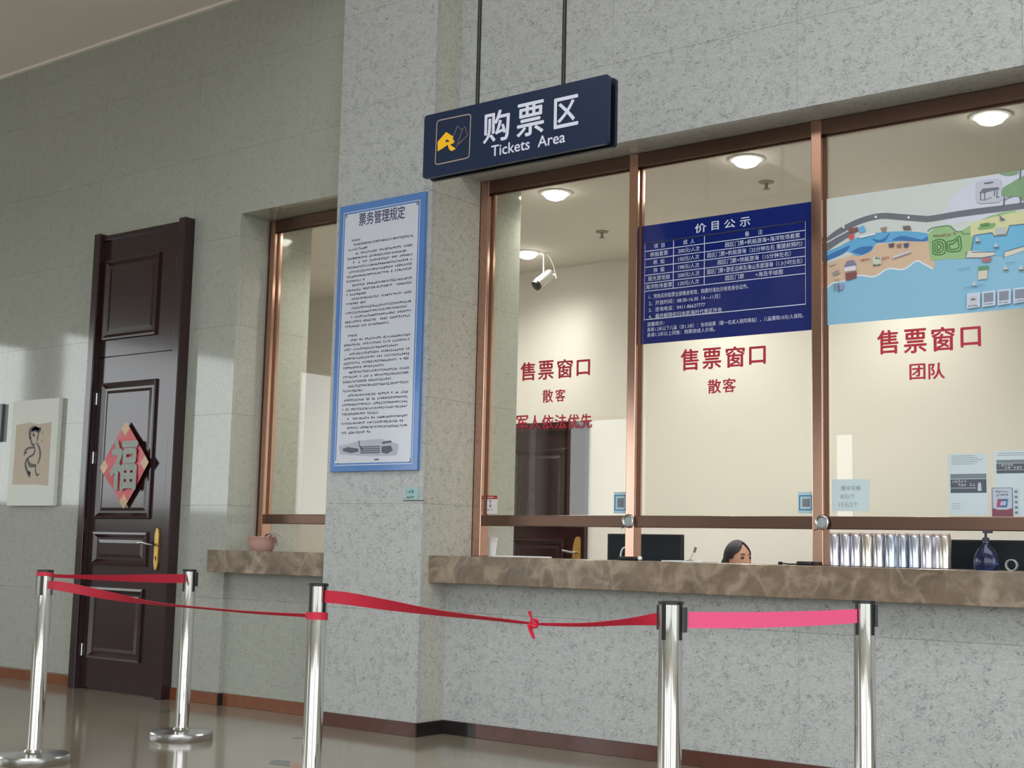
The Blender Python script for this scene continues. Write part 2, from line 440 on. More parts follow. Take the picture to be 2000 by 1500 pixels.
# skirting
def base(name, boxes, m): 
    mb = MB()
    for q in boxes: mb.cbox(*q, b=.002)
    return struct(mb.build(name, m))
base('baseboard_left', [(XL, -8.93, YL-.012, YL+.03, 0, .078), (-7.84, NX, YL-.012, YL+.03, 0, .078)], M['base'])
base('baseboard_niche', [(NX+.012, PXL, YA-.012, YA+.03, 0, .08)], M['base'])
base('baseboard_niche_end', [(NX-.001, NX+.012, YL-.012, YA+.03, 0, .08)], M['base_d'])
base('baseboard_pilaster', [(PXL-.012, PXR-.0, YP-.012, YP+.03, 0, .08)], M['base_r'])
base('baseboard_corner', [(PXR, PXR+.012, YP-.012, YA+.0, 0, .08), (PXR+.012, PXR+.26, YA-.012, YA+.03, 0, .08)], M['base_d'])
base('baseboard_right', [(PXR+.26, XR, YA-.012, YA+.03, 0, .08)], M['base_r'])

# ceilings, the other walls of the hall
struct(MB().box(XL-.3, PXL, YF-.3, YA+.3, ZL, ZL+.2).build('ceiling', M['plaster']))
struct(MB().box(PXL-.15, PXL, YF-.3, YP+.02, ZL+.2, ZT+.2).build('trim_fascia', M['plaster']))
struct(MB().box(XL, PXL, YL-.03, YL+.01, ZL-.018, ZL+.001).build('trim_1', M['plaster']))
hc = MB()
for r in subtract((PXL-.15, XR+.3, YF-.3, YA+.3), [SKYLIGHT]): hc.box(r[0], r[1], r[2], r[3], ZT, ZT+.2)
for k in range(1, 5):
    xx = SKYLIGHT[0]+(SKYLIGHT[1]-SKYLIGHT[0])*k/5; hc.box(xx-.04, xx+.04, SKYLIGHT[2], SKYLIGHT[3], ZT, ZT+.12)
struct(hc.build('ceiling_high', M['plaster']))
wl = MB()
for r in subtract((YF-.3, YA+.3, 0, ZL+.1), END_WIN): wl.box(XL-.2, XL, r[0], r[1], r[2], r[3])
struct(wl.build('wall_left', M['white_wall']))
wf = MB()
for r in subtract((XL-.3, XR+.3, 0, ZT+.1), FRONT_WIN): wf.box(r[0], r[1], YF-.2, YF, r[2], r[3])
struct(wf.build('wall_front', mat('grey_plaster', c(196, 196, 190), .7, noise=(2, .03))))
wr = MB()
for r in subtract((YF-.3, YA+.3, 0, ZT+.1), RIGHT_WIN): wr.box(XR, XR+.2, r[0], r[1], r[2], r[3])
struct(wr.build('wall_right', M['white_wall']))
for i, (x0, x1, z0, z1) in enumerate(FRONT_WIN):
    mb = MB()
    mb.box(x0, x0+.06, YF-.14, YF-.06, z0, z1).box(x1-.06, x1, YF-.14, YF-.06, z0, z1).box(x0, x1, YF-.14, YF-.06, z1-.06, z1).box(x0, x1, YF-.14, YF-.06, z0, z0+.06)
    if x1-x0 > 2:
        mb.box((x0+x1)/2-.035, (x0+x1)/2+.035, YF-.14, YF-.06, z0, z1).box(x0, x1, YF-.14, YF-.06, 2.5, 2.57)
    struct(mb.build('window_%d' % (i+3), M['bronze_d']))
struct(MB().box(-60, 60, -60, 60, -.6, -.25).build('ground', mat('pavement', c(150, 150, 146), .9, noise=(1, .1))))

# the booth behind the glass
BC, BY = 3.5, 9.34
struct(MB().box(-10.2, 4.2, BY, BY+.15, 0, BC+.2).build('wall_booth_back', M['cream']))
struct(MB().box(-10.3, -10.1, 6.7, BY, 0, BC+.2).build('wall_booth_left', M['cream']))
struct(MB().box(4.0, 4.2, 6.7, BY, 0, BC+.2).build('wall_booth_right', M['cream']))
struct(MB().box(-10.2, 4.2, 6.72, BY+.1, BC, BC+.15).build('ceiling_booth', M['cream']))

# ================================================================== windows
def window(name, posts, x0, x1, bay_glass):
    r = sroot(name)
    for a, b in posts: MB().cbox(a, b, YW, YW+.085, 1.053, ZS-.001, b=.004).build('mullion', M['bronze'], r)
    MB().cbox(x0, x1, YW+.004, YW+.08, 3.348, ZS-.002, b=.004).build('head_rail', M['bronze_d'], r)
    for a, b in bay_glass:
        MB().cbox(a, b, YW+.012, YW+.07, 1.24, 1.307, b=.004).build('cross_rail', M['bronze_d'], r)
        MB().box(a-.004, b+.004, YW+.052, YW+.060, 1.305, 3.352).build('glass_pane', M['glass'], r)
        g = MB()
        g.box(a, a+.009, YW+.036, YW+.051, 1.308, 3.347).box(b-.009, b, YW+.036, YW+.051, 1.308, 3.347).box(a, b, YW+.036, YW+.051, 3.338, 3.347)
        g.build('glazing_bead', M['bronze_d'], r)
    return r
def mx(x, y): return at(x, y, YW).x
P1 = (-5.368, -5.302); P2 = (-4.245, -4.186); P3 = (-3.092, -3.031); P4 = (-1.93, -1.87); P5 = (-.78, -.722)
window('window_2', [P1, P2, P3, P4, P5], PXR+.001, -.721, [(P1[1], P2[0]), (P2[1], P3[0]), (P3[1], P4[0]), (P4[1], P5[0])])
window('window_1', [(NX+.001, NX+.062), (-6.24, -6.181)], NX+.001, PXL-.001, [(NX+.062, -6.24)])

ct = MB().cbox(PXR+.001, -.5, 6.22, 6.80, .893, 1.053, b=.004).build('stone_counter', M['marble'])
tag(ct, 'long brown marble counter ledge below the bank of ticket windows', 'counter')
cs = MB().cbox(-7.372, PXL-.002, 6.22, YL-.001, .90, 1.05, b=.004).box(NX+.001, PXL-.001, YL-.002, 6.80, .90, 1.05).build('stone_counter', M['marble'])
tag(cs, 'short brown marble ledge under the narrow window left of the pilaster', 'counter')

# ================================================================== doors
def moulding(mb, x0, x1, z0, z1, y):
    rings = [(0, 0), (.006, -.017), (.022, -.02), (.036, -.009), (.046, -.001), (.062, -.001), (.085, -.007)]
    vs = []
    for d, h in rings: vs += [(x0+d, y+h, z0+d), (x1-d, y+h, z0+d), (x1-d, y+h, z1-d), (x0+d, y+h, z1-d)]
    fs = []
    for k in range(len(rings)-1):
        for i in range(4): fs.append((k*4+i, k*4+(i+1) % 4, (k+1)*4+(i+1) % 4, (k+1)*4+i))
    fs.append(tuple(range(len(vs)-4, len(vs))))
    mb.add(vs, fs); return mb

d1 = sroot('door_1')
for a, b in ((-8.93, -8.855), (-7.914, -7.84)): MB().cbox(a, b, 6.26, 6.42, 0, 3.456, b=.006).build('jamb', M['wood'], d1)
tr = MB().box(-8.854, -7.915, 6.316, 6.345, 2.492, 3.44).build('transom', M['wood'], d1)
MB().cbox(-8.854, -7.915, 6.29, 6.317, 3.40, 3.44, b=.004).build('head_strip', M['wood'], d1)
moulding(MB(), -8.83, -8.165, 2.615, 3.245, 6.316).build('moulded_panel', M['wood'], tr, fix=False)
MB().box(-8.854, -7.915, 6.346, 6.40, 2.46, 2.52).build('leak_stop', M['wood'], d1)  # added strip, blocks booth light leaking between transom and leaf
MB().box(-8.854, -7.915, 6.33, 6.42, 0, .011).build('leak_sill', M['wood'], d1)  # added strip, blocks booth light leaking under the leaf
leaf = MB().box(-8.852, -7.917, 6.316, 6.345, .012, 2.484).build('door_leaf', M['wood'], d1)
for x0, x1, z0, z1 in ((-8.79, -8.125, 1.256, 2.288), (-8.79, -8.135, .912, 1.166), (-8.785, -8.15, .224, .757)):
    moulding(MB(), x0, x1, z0, z1, 6.316).build('moulded_panel', M['wood'], leaf, fix=False)
for z in (2.17, 1.72, .285):
    MB().lathe([(0, -.045), (.009, -.045), (.009, .045), (0, .045)], -8.846, 6.309, z, 10).build('hinge', M['steel'], d1, 40)
hp = MB()
pl = []
for k in range(24):
    a = 2*pi*k/24; pl.append((-8.03+.027*cos(a)*(1 if abs(sin(a)) > .3 else .85), 1.045+.16*sin(a)+(.01*sin(3*a))))
hp.prism(pl, 6.303, 6.317)
hd = hp.build('lock_plate', M['brass'], leaf)
MB().tube([(-8.03, 6.305, 1.075), (-8.03, 6.268, 1.075), (-8.06, 6.258, 1.077), (-8.10, 6.257, 1.085), (-8.14, 6.258, 1.09), (-8.185, 6.26, 1.084)], [.008, .008, .009, .01, .011, .009], 10).build('door_lever', M['steel'], leaf, 50)
MB().lathe([(0, 0), (.006, 0), (.006, .003), (0, .003)], -8.03, 6.303, .985, 12, 'y').box(-8.033, -8.027, 6.3, 6.303, .962, .985).build('keyhole', M['black'], leaf)

d2 = sroot('door_2')
DX0, DX1 = -7.28, -6.35
MB().box(DX0, DX0+.08, BY-.05, BY-.001, 0, 2.17).build('jamb', M['wood'], d2)
MB().box(DX1-.034, DX1, BY-.05, BY-.001, 0, 2.17).build('jamb', M['wood'], d2)
MB().box(DX0, DX1, BY-.05, BY-.001, 2.09, 2.17).build('head_strip', M['wood'], d2)
lf2 = MB().box(DX0+.081, DX1-.035, BY-.03, BY-.001, .01, 2.089).build('door_leaf', M['wood'], d2)
for z0, z1 in ((.2, .75), (.88, 1.2), (1.3, 1.95)):
    moulding(MB(), DX0+.17, DX1-.2, z0, z1, BY-.03).build('moulded_panel', M['wood'], lf2, fix=False)
q = at(1128, 1075, BY-.04)
pl = [(q.x+.052*cos(2*pi*k/20), 1.045+.17*max(-1, min(1, 1.05*sin(2*pi*k/20)))) for k in range(20)]
MB().prism(pl, BY-.043, BY-.029).build('lock_plate', M['brass'], lf2)
MB().tube([(q.x, BY-.04, 1.085), (q.x, BY-.08, 1.085), (q.x-.04, BY-.085, 1.088), (q.x-.12, BY-.085, 1.10)], .011, 10).build('door_lever', M['steel'], lf2, 50)

# ================================================================== hanging sign
SY = 5.4
sg = thing('hanging_sign', 'navy double board sign reading Tickets Area hung on two black rods', 'sign', (-4.19, SY, 3.25))
x0, x1, z0, z1 = -4.787, -3.59, 3.078, 3.43
def rboard(x0, x1, z0, z1, r, y0, y1):
    pts = []
    for cx, cz, a0 in ((x1-r, z1-r, 0), (x0+r, z1-r, 90), (x0+r, z0+r, 180), (x1-r, z0+r, 270)):
        for k in range(5): a = radians(a0+22.5*k); pts.append((cx+r*cos(a), cz+r*sin(a)))
    return MB().prism(pts, y0, y1)
fb = rboard(x0, x1, z0, z1, .018, SY, SY+.022).build('front_board', M['navy'], sg)
rboard(x0, x1, z0, z1, .018, SY+.062, SY+.084).build('rear_board', M['navy_d'], sg)
for x in (-4.452, -3.893):
    rod_ = MB().lathe([(0, 3.1), (.011, 3.1), (.011, ZT), (0, ZT)], x, SY+.042, 0, 14).build('rod', M['blackm'], sg, 40)
    MB().lathe([(0, ZT-.012), (.05, ZT-.012), (.05, ZT), (0, ZT)], x, SY+.042, 0, 18).build('ceiling_flange', M['blackm'], rod_, 40)
def z8(x, y): return (800+x*.22, 100+y*.22)
def s8(*pts, Y=SY): return [p2(*z8(x, y), Y) for x, y in pts]
lt = MB()
for ch, xa, xb, yt, yb in (('购', 660, 885, 530, 800), ('票', 958, 1190, 455, 745), ('区', 1287, 1496, 405, 668)):
    q = z8(xa, yt); q2 = z8(xb, yb); px_text(lt, ch, SY, q[0], q2[0], (q[0]+q2[0])/2, q[1], q2[1], .018, .0012)
a, b = z8(728, 0)[0], z8(1380, 0)[0]; m_ = (a+b)/2
px_text(lt, 'Tickets  Area', SY, a, b, m_, z8(0, 775)[1], z8(0, 872)[1], .012, .0012)
lt.build('lettering', M['signwhite'], fb, fix=False)
pic = MB(); rr = s8((245, 618), (545, 556), (530, 945), (228, 1010))
rp = []
for i in range(4):
    p_, c_, n_ = rr[i-1], rr[i], rr[(i+1) % 4]
    for t_ in (0, .25, .5, .75, 1):
        a_ = (c_[0]+(p_[0]-c_[0])*.1, c_[1]+(p_[1]-c_[1])*.075); b_ = (c_[0]+(n_[0]-c_[0])*.1, c_[1]+(n_[1]-c_[1])*.075)
        rp.append(tuple((1-t_)**2*a_[k]+2*t_*(1-t_)*c_[k]+t_*t_*b_[k] for k in (0, 1)))
pic.stroke(rp, .006, SY-.0012, True)
pic.stroke(s8((385, 770), (425, 665), (470, 700), (415, 855)), .0025, SY-.0012, True)
pic.stroke(s8((470, 700), (490, 668), (518, 745), (430, 830)), .0025, SY-.0012)
pic.build('pictogram_outline', M['tan'], fb, fix=False)
hn = MB().poly(s8((250, 805), (325, 718), (388, 757), (383, 780), (402, 800), (385, 822), (358, 828), (412, 866), (374, 888), (352, 872), (338, 832), (296, 862), (250, 890)), SY-.0012)
hn.build('pictogram_hand', M['yellow'], fb, fix=False)
MB().poly(s8((318, 795), (335, 785), (355, 797), (350, 806), (335, 803), (330, 815)), SY-.002).build('pictogram_detail', M['navy'], fb, fix=False)

# ================================================================== notices and posters
def notice_board():
    Y = 6.125
    a = at(662, 403, Y); b = at(815, 911, Y); X0, X1, Z1, Z0 = -6.13, -5.402, 3.262, 1.557
    t = thing('notice_board', 'tall white notice board with blue border of dense text on the pilaster', 'notice', (X0, YP, Z0))
    MB().cbox(X0, X1, Y, YP-.001, Z0, Z1, b=.002).build('backing_board', ink(86, 128, 190, .12), t)
    y = Y-.001
    MB().rect(X0+.052, X1-.052, Z0+.052, Z1-.06, y).build('printed_sheet', ink(204, 208, 220, .15), t, fix=False)
    ln = MB()
    r = [(X0+.04, Z0+.04), (X1-.04, Z0+.04), (X1-.04, Z1-.048), (X0+.04, Z1-.048)]
    for i in range(4):
        ln.stroke([r[i], r[(i+1) % 4]], .005, y-.0004)
    ln.build('border_line', ink(196, 208, 232, .2), t, fix=False)
    sc = MB()
    for x, z in ((X0+.06, Z0+.06), (X1-.06, Z0+.06), (X0+.06, Z1-.068), (X1-.06, Z1-.068)):
        MB().lathe([(0, 0), (.011, 0), (.009, .004), (0, .005)], x, y, z, 12, 'y').build('screw_cap', M['steel'], t, 40)
    tx = MB()
    put_text(tx, '票务管理规定', at(702, 422, Y).x, at(791, 422, Y).x, at(747, 434, Y).z, at(747, 409, Y).z, y-.0005, .012)
    tx.build('heading', ink(44, 46, 92), t, fix=False)
    bd = MB(); rg = random.Random(3)
    z = Z1-.235; n = 0
    for cnt in (1, 2, 2, 5, 3, 2, 2, 3, -1, 1, 3, 4, 3, 2, 5, 2, 2):
        if cnt < 0: z -= .03; continue
        for k in range(cnt):
            ind = .05 if k == 0 else 0
            end = X1-.085 if k < cnt-1 else X0+.09+rg.uniform(.15, .52)
            if cnt == 1: ind = .03; end = X0+.2
            scrib(bd, X0+.085+ind, end, z, .0155, y-.0005, rg, .93); z -= .0292
    bd.build('body_text', ink(66, 68, 80), t, fix=False)
    # grey engraving of ships at the foot
    def zp(px, py): return p2(640+px*.1934, 640+py*.1934, Y)
    e1 = MB()
    e1.poly([zp(150, 1225), zp(200, 1205), (zp(310, 1222)), zp(315, 1250), zp(240, 1268), zp(160, 1250)], y-.0005)
    e1.poly([zp(545, 1200), zp(640, 1190), zp(660, 1240), zp(600, 1275), zp(545, 1260)], y-.0005)
    e1.poly([zp(545, 1155), zp(640, 1138), zp(650, 1158), zp(560, 1175)], y-.0005)
    for k in range(4): e1.stroke([zp(330, 1205+k*20), zp(530, 1200+k*20)], .008, y-.0006)
    e1.stroke([zp(315, 1140), zp(325, 1200), zp(355, 1235)], .008, y-.0006)
    e1.poly([zp(470, 1325), zp(520, 1322), zp(515, 1338), zp(475, 1340)], y-.0006)
    e1.build('engraving', ink(88, 92, 106), t, fix=False)
    e2 = MB()
    e2.poly([zp(110, 1200), zp(330, 1140), zp(540, 1120), zp(720, 1180), zp(700, 1290), zp(420, 1300), zp(130, 1280)], y-.0003)
    e2.build('engraving_tint', ink(176, 180, 194), t, fix=False)
notice_board()

def height_mark():
    Y = 6.146
    a = at(791, 952, Y); b = at(816, 976, Y)
    t = thing('height_marker', 'small pale turquoise height marker sticker low on the pilaster edge', 'sticker', (a.x, YP, b.z))
    MB().box(a.x, b.x, Y, YP-.0005, b.z, a.z).build('sticker', ink(154, 190, 190), t)
    m = MB(); put_text(m, '1.4米', a.x+.012, b.x-.03, b.z+.036, a.z-.012, Y-.0006, .01); scrib(m, a.x+.01, b.x-.03, b.z+.016, .016, Y-.0006, rnd)
    m.build('lettering', ink(66, 96, 104), t, fix=False)
    MB().box(a.x-.012, b.x+.05, Y, YP-.0005, b.z-.007, b.z-.002).build('mark_line', ink(90, 90, 88), t)
height_mark()

GY = YW+.0505                                       # face of the glass
def price_poster():
    Y = GY-.004
    X0, X1 = P2[1]+.001, P3[0]-.001
    Z1 = (at(1252, 440, Y).z+at(1585, 397, Y).z)/2; Z0 = (at(1247, 670, Y).z+at(1586, 648, Y).z)/2
    t = thing('price_poster', 'glossy dark blue price list poster taped on the middle ticket window', 'poster', (X0, Y, Z0))
    # slightly rippled film
    nx, nz = 36, 24; vs = []; fs = []
    rg = random.Random(5); ph = [rg.uniform(0, 6) for _ in range(6)]
    def rip(u, v): return .0040*(sin(9*u+4*v+ph[0])*sin(7*v+ph[1])+.6*sin(17*u-11*v+ph[2]))*min(1, 6*min(u, 1-u, v, 1-v)+.2)
    for j in range(nz+1):
        for i in range(nx+1):
            u, v = i/nx, j/nz; vs.append((X0+(X1-X0)*u, Y-.002+rip(u, v)*.6, Z0+(Z1-Z0)*v))
    for j in range(nz):
        for i in range(nx): k = j*(nx+1)+i; fs.append((k, k+1, k+nx+2, k+nx+1))
    film = MB().add(vs, fs).build('printed_film', mat('blue_film', c(24, 38, 108), .14, coat=.5), t, 60, fix=False)
    y = Y-.0068
    def zp(px, py): return p2(1230+px*.20672, 380+py*.20672, Y)
    lt = MB()
    for ch, xa, xb, yt, yb in (('价', 622, 728, 275, 360), ('目', 780, 845, 255, 335), ('公', 898, 1002, 237, 316), ('示', 1046, 1142, 218, 302)):
        a, b = zp(xa, yt), zp(xb, yb); put_text(lt, ch, a[0], b[0], zp((xa+xb)/2, yb)[1], zp((xa+xb)/2, yt)[1], y, .016)
    xs = [zp(148, 700)[0], zp(418, 650)[0], zp(710, 620)[0], zp(1665, 500)[0]]
    zt = (zp(148, 462)[1]+zp(1665, 262)[1])/2; zm = (zp(148, 910)[1]+zp(1665, 755)[1])/2; zb = (zp(140, 1178)[1]+zp(1662, 1045)[1])/2
    rh = (zt-zm)/6
    tb = MB()
    for k in range(7): tb.stroke([(xs[0], zt-k*rh), (xs[3], zt-k*rh)], .0045, y)
    for x in xs[1:3]: tb.stroke([(x, zt), (x, zm)], .0045, y)
    tb.stroke([(xs[0], zt), (xs[3], zt), (xs[3], zb), (xs[0], zb)], .0055, y, True)
    tb.build('table_rule', ink(200, 206, 230), film, fix=False)
    rows = [('项  目', '成  人', '备      注'), ('帆船套票', '200元/人次', '园区门票+帆船游海+海洋牧场套票'), ('帆  船', '150元/人次', '园区门票+帆船游海（25分钟左右 需提前预约）'),
            ('快  艇', '198元/人次', '园区门票+快艇游海（15分钟左右）'), ('观光游览船', '200元/人次', '园区门票+游览沿岸及海山东部游海（1.5小时左右）'), ('海洋牧场套票', '120元/人次', '园区门票        +海岛手绘图')]
    for k, row in enumerate(rows):
        zc = zt-(k+.5)*rh
        for j, s in enumerate(row):
            xc = (xs[j]+xs[j+1])/2; put_line(lt, s, xc+(.05 if (j == 2 and k == 1) else 0), zc, rh*.56, y, 0, 'C', (xs[j+1]-xs[j])*.94)
    zz = zm-rh*.75
    for s in ('1、凭购买的船票全部乘坐有效，购票时请出示有效身份证件。', '2、开放时间：08:30-16:30（4—11月）', '3、咨询电话：0411-86637777', '4、最终解释权归本航海时代景区所有'):
        put_line(lt, s, xs[0]+.03, zz, rh*.54, y, 0, 'L', .64); zz -= rh*.82
    zz = zb-rh*.62
    for s in ('温馨提示：', '身高1.2米以下儿童（含1.2米）：免收船票（需一名成人陪同乘船），儿童需购10元/人保险。', '身高1.2米以上同售：购票按成人价格。'):
        put_line(lt, s, xs[0]+.02, zz, rh*.50, y, 0, 'L', .98); zz -= rh*.66
    lt.build('lettering', ink(206, 212, 234), film, fix=False)
price_poster()

def map_poster():
    Y = GY-.004
    X0, X1 = P3[1]-.004, P4[0]-.002
    Z1 = at(1610, 386, Y).z; Z0 = at(1609, 640, Y).z; Z1 = (Z1+at(2000, 336, Y).z)/2; Z0 = (Z0+at(2000, 597, Y).z)/2
    t = thing('map_poster', 'illustrated seaside map poster with road, beach and harbour on the right window', 'poster', (X0, Y, Z0))
    sh = MB().box(X0, X1, Y-.001, Y, Z0, Z1).build('printed_sheet', ink(134, 184, 212), t)
    lay = [0]
    def P(pts, col, name):
        lay[0] += 1
        MB().poly([(max(X0, min(X1, p2(x, y, Y)[0])), max(Z0, min(Z1+.0, p2(x, y, Y)[1]))) for x, y in pts], Y-.001-.00012*lay[0]).build(name, ink(*col), sh, fix=False)
    def Sk(pts, wpx, col, name, closed=False):
        lay[0] += 1
        q = [p2(x, y, Y) for x, y in pts]; q = [(max(X0, min(X1, a)), b) for a, b in q]
        MB().stroke(q, wpx/395, Y-.001-.00012*lay[0], closed).build(name, ink(*col), sh, fix=False)
    def sm(pts, k=6): return catmull(pts, k)
    # land and haze above the coast
    coast = sm([(1609, 571), (1625, 554), (1652, 548), (1678, 538), (1708, 540), (1735, 525), (1765, 526), (1790, 510), (1805, 516), (1822, 525)])
    P([(1600, 380), (1760, 362), (2010, 330), (2010, 488), (1980, 470), (1960, 500), (1900, 505), (1860, 506), (1822, 508), (1822, 525)]+coast[::-1], (200, 206, 204), 'land_print')
    P([(1850, 440), (1845, 415), (1862, 385), (1900, 352), (1960, 338), (2010, 332), (2010, 425), (1900, 430)], (202, 206, 222), 'haze_print')
    P([(1606, 560), (1606, 515), (1660, 500), (1700, 478), (1780, 470), (1824, 472), (1826, 522)]+coast[::-1], (206, 178, 152), 'beach_print')
    Sk(coast, 3.2, (214, 222, 236), 'surf_print')
    P(sm([(1609, 514), (1609, 495), (1640, 482), (1680, 462), (1720, 454), (1770, 452), (1812, 456), (1818, 465), (1810, 472), (1770, 470), (1735, 474), (1712, 476), (1700, 492), (1675, 500), (1655, 492), (1630, 502)]), (94, 164, 210), 'wave_print')
    P(sm([(1609, 512), (1612, 502), (1640, 488), (1660, 480), (1650, 494), (1630, 504)]), (52, 112, 172), 'wave_print')
    P(sm([(1700, 465), (1722, 468), (1738, 455), (1728, 472), (1712, 474)]), (52, 112, 172), 'wave_print')
    P(sm([(1740, 470), (1760, 461), (1782, 464), (1800, 468), (1812, 462), (1808, 471), (1770, 471)]), (52, 112, 172), 'wave_print')
    P(sm([(1662, 492), (1680, 483), (1704, 481), (1700, 490), (1684, 498)]), (52, 112, 172), 'wave_print')
    # green headland and harbour
    P(sm([(1812, 458), (1830, 444), (1856, 440), (1872, 452), (1900, 438), (1940, 420), (1985, 412), (1990, 440), (1940, 455), (1905, 462), (1898, 492), (1885, 505), (1850, 506), (1818, 510)]), (148, 184, 132), 'park_print')
    P(sm([(1896, 436), (1950, 422), (2010, 412), (2010, 440), (1970, 458), (1912, 460), (1896, 462)]), (206, 206, 160), 'park_print')
    P(sm([(1908, 446), (1926, 438), (1944, 436), (1940, 446), (1914, 450)]), (126, 170, 110), 'park_print')
    P([(1898, 500), (1902, 460), (1938, 455), (1942, 462), (1966, 460), (1972, 440), (2010, 436), (2010, 480), (1962, 500), (1940, 500)], (106, 176, 212), 'harbour_print')
    Sk([(1897, 493), (1903, 460), (1938, 455), (1942, 462), (1966, 460), (1972, 441), (2005, 438)], 2.6, (84, 108, 140), 'quay_print')
    P([(1887, 503), (1893, 490), (1945, 492), (1942, 499), (1915, 503)], (212, 204, 190), 'quay_print')
    Sk([(1887, 492), (1887, 504), (1920, 504), (1943, 499), (1945, 492), (1898, 493)], 1.8, (84, 108, 140), 'quay_print')
    P([(1961, 503), (1962, 492), (2005, 480), (2005, 488), (1970, 500)], (212, 204, 190), 'quay_print')
    Sk([(1961, 505), (1962, 492), (2005, 480)], 2, (84, 108, 140), 'quay_print')
    Sk(sm([(1812, 453), (1820, 446), (1850, 441), (1858, 444), (1868, 452), (1880, 453), (1881, 457), (1896, 457)], 3), 2.2, (110, 134, 104), 'path_print')
    # hedge maze
    for k in range(3):
        d = 4.2*k
        Sk(sm([(1822+d, 472+d), (1834, 468+d), (1846-d, 472+d), (1846-d, 494-d), (1832, 498-d), (1823+d, 496-d)], 3), 2.3, (62, 118, 62), 'maze_print', True)
        if k < 2:
            Sk(sm([(1850+d, 472+d), (1862, 470+d*1.5), (1871, 463+d), (1876-d, 464+d*2), (1877-d, 488-d), (1860, 492-d), (1851+d, 490-d)], 3), 2.3, (62, 118, 62), 'maze_print', True)
    # road
    Sk(sm([(1609, 476), (1640, 452), (1680, 432), (1720, 422), (1760, 424), (1800, 427), (1820, 427), (1880, 417), (1950, 408), (2006, 401)]), 12, (104, 108, 118), 'road_print')
    Sk(sm([(1609, 487), (1640, 466), (1675, 445)]), 16, (104, 108, 118), 'road_print')
    Sk(sm([(1610, 477), (1640, 460), (1674, 442)]), 2.6, (206, 206, 208), 'road_line_print')
    Sk([(1630, 486), (1660, 470)], 1.8, (196, 204, 204), 'road_line_print')
    for x, y in ((1648, 444), (1711, 424), (1775, 425)):
        P([(x-2, y-2), (x+2, y-2.4), (x+2.4, y+2), (x-2, y+2)], (226, 228, 228), 'road_mark_print')
    # trees
    for pts in ([(1952, 339), (1962, 335), (1985, 332), (1990, 338), (1975, 343), (1960, 342)], [(1955, 380), (1960, 367), (1975, 358), (1990, 349), (2006, 345), (2006, 380), (1985, 384), (1965, 384)], [(1990, 386), (1998, 376), (2006, 374), (2006, 394)]):
        P(sm(pts+[pts[0]], 4)[:-1], (124, 156, 120), 'tree_print')
    Sk([(1961, 402), (1962, 385)], 2.4, (70, 84, 96), 'trunk_print'); Sk([(1962, 391), (1977, 384)], 1.4, (70, 84, 96), 'trunk_print')
    Sk([(1993, 351), (1994, 331)], 2.4, (80, 90, 96), 'trunk_print'); Sk([(1994, 399), (1994, 385)], 2.4, (80, 100, 96), 'trunk_print')
    # gate picture
    P([(1908, 357), (1914, 353), (1950, 349), (1956, 353), (1957, 390), (1950, 396), (1914, 398), (1908, 394)], (188, 190, 204), 'inset_print')
    P([(1913, 378), (1920, 369), (1950, 366), (1954, 370), (1940, 373), (1922, 378)], (112, 112, 132), 'gate_print')
    for x, ya, yb in ((1916, 376, 391), (1924, 376, 391), (1943, 372, 384), (1948, 371, 387)): Sk([(x, ya), (x, yb)], 1.8, (82, 84, 100), 'gate_print')
    Sk([(1914, 391), (1926, 391), (1938, 386)], 1.6, (110, 112, 124), 'gate_print'); Sk([(1947, 387), (1953, 385)], 1.8, (96, 98, 112), 'gate_print')
    Sk([(1923, 359), (1941, 356.5)], 2.8, (84, 90, 108), 'caption_print')
    # little buildings, boats and captions
    for pts, col in (([(1657, 447), (1676, 444), (1678, 450), (1659, 456)], (132, 82, 76)), ([(1658, 460), (1668, 456), (1670, 464), (1663, 470), (1659, 466)], (192, 86, 90)), ([(1676, 446), (1688, 440), (1692, 452), (1680, 456)], (106, 170, 214)),
                     ([(1678, 462), (1710, 455), (1711, 459), (1680, 466)], (214, 218, 230)), ([(1764, 442), (1778, 441), (1781, 450), (1766, 450)], (110, 100, 100)), ([(1720, 446), (1733, 443), (1731, 453), (1724, 453)], (146, 124, 118)),
                     ([(1650, 520), (1656, 510), (1668, 508), (1673, 516), (1672, 520), (1652, 523)], (124, 122, 150)), ([(1650, 523), (1672, 519), (1673, 528), (1651, 531)], (216, 214, 224)), ([(1652, 534), (1674, 530), (1674, 543), (1653, 549)], (128, 76, 78)),
                     ([(1736, 477), (1748, 475), (1746, 483), (1738, 484)], (92, 84, 96)), ([(1752, 478), (1762, 476), (1760, 484), (1753, 484)], (140, 110, 100)), ([(1766, 476), (1777, 475), (1774, 484), (1767, 484)], (74, 78, 120)),
                     ([(1705, 503), (1722, 501), (1722, 517), (1706, 520)], (196, 202, 184)), ([(1912, 521), (1932, 519), (1931, 528), (1912, 530)], (96, 148, 112)), ([(1912, 530), (1930, 528), (1929, 545), (1911, 547)], (206, 196, 182)), ([(1915, 438), (1933, 435), (1933, 440), (1915, 442)], (96, 146, 92)), ([(1946, 446), (1965, 444), (1966, 457), (1947, 459)], (180, 188, 190)),
                     ([(1917, 505), (1938, 503), (1935, 512), (1921, 513)], (172, 112, 118)), ([(1951, 419), (1960, 427), (1966, 430), (1952, 432), (1956, 428)], (96, 104, 124)), ([(1618, 515), (1630, 510), (1634, 516), (1622, 520)], (190, 182, 168)), ([(1626, 534), (1638, 527), (1642, 534), (1630, 539)], (150, 142, 142))):
        P(pts, col, 'picture_print')
    Sk([(1745, 504), (1780, 492)], 5, (176, 170, 190), 'picture_print'); Sk([(1745, 503), (1779, 491)], 1.5, (222, 222, 228), 'picture_print')
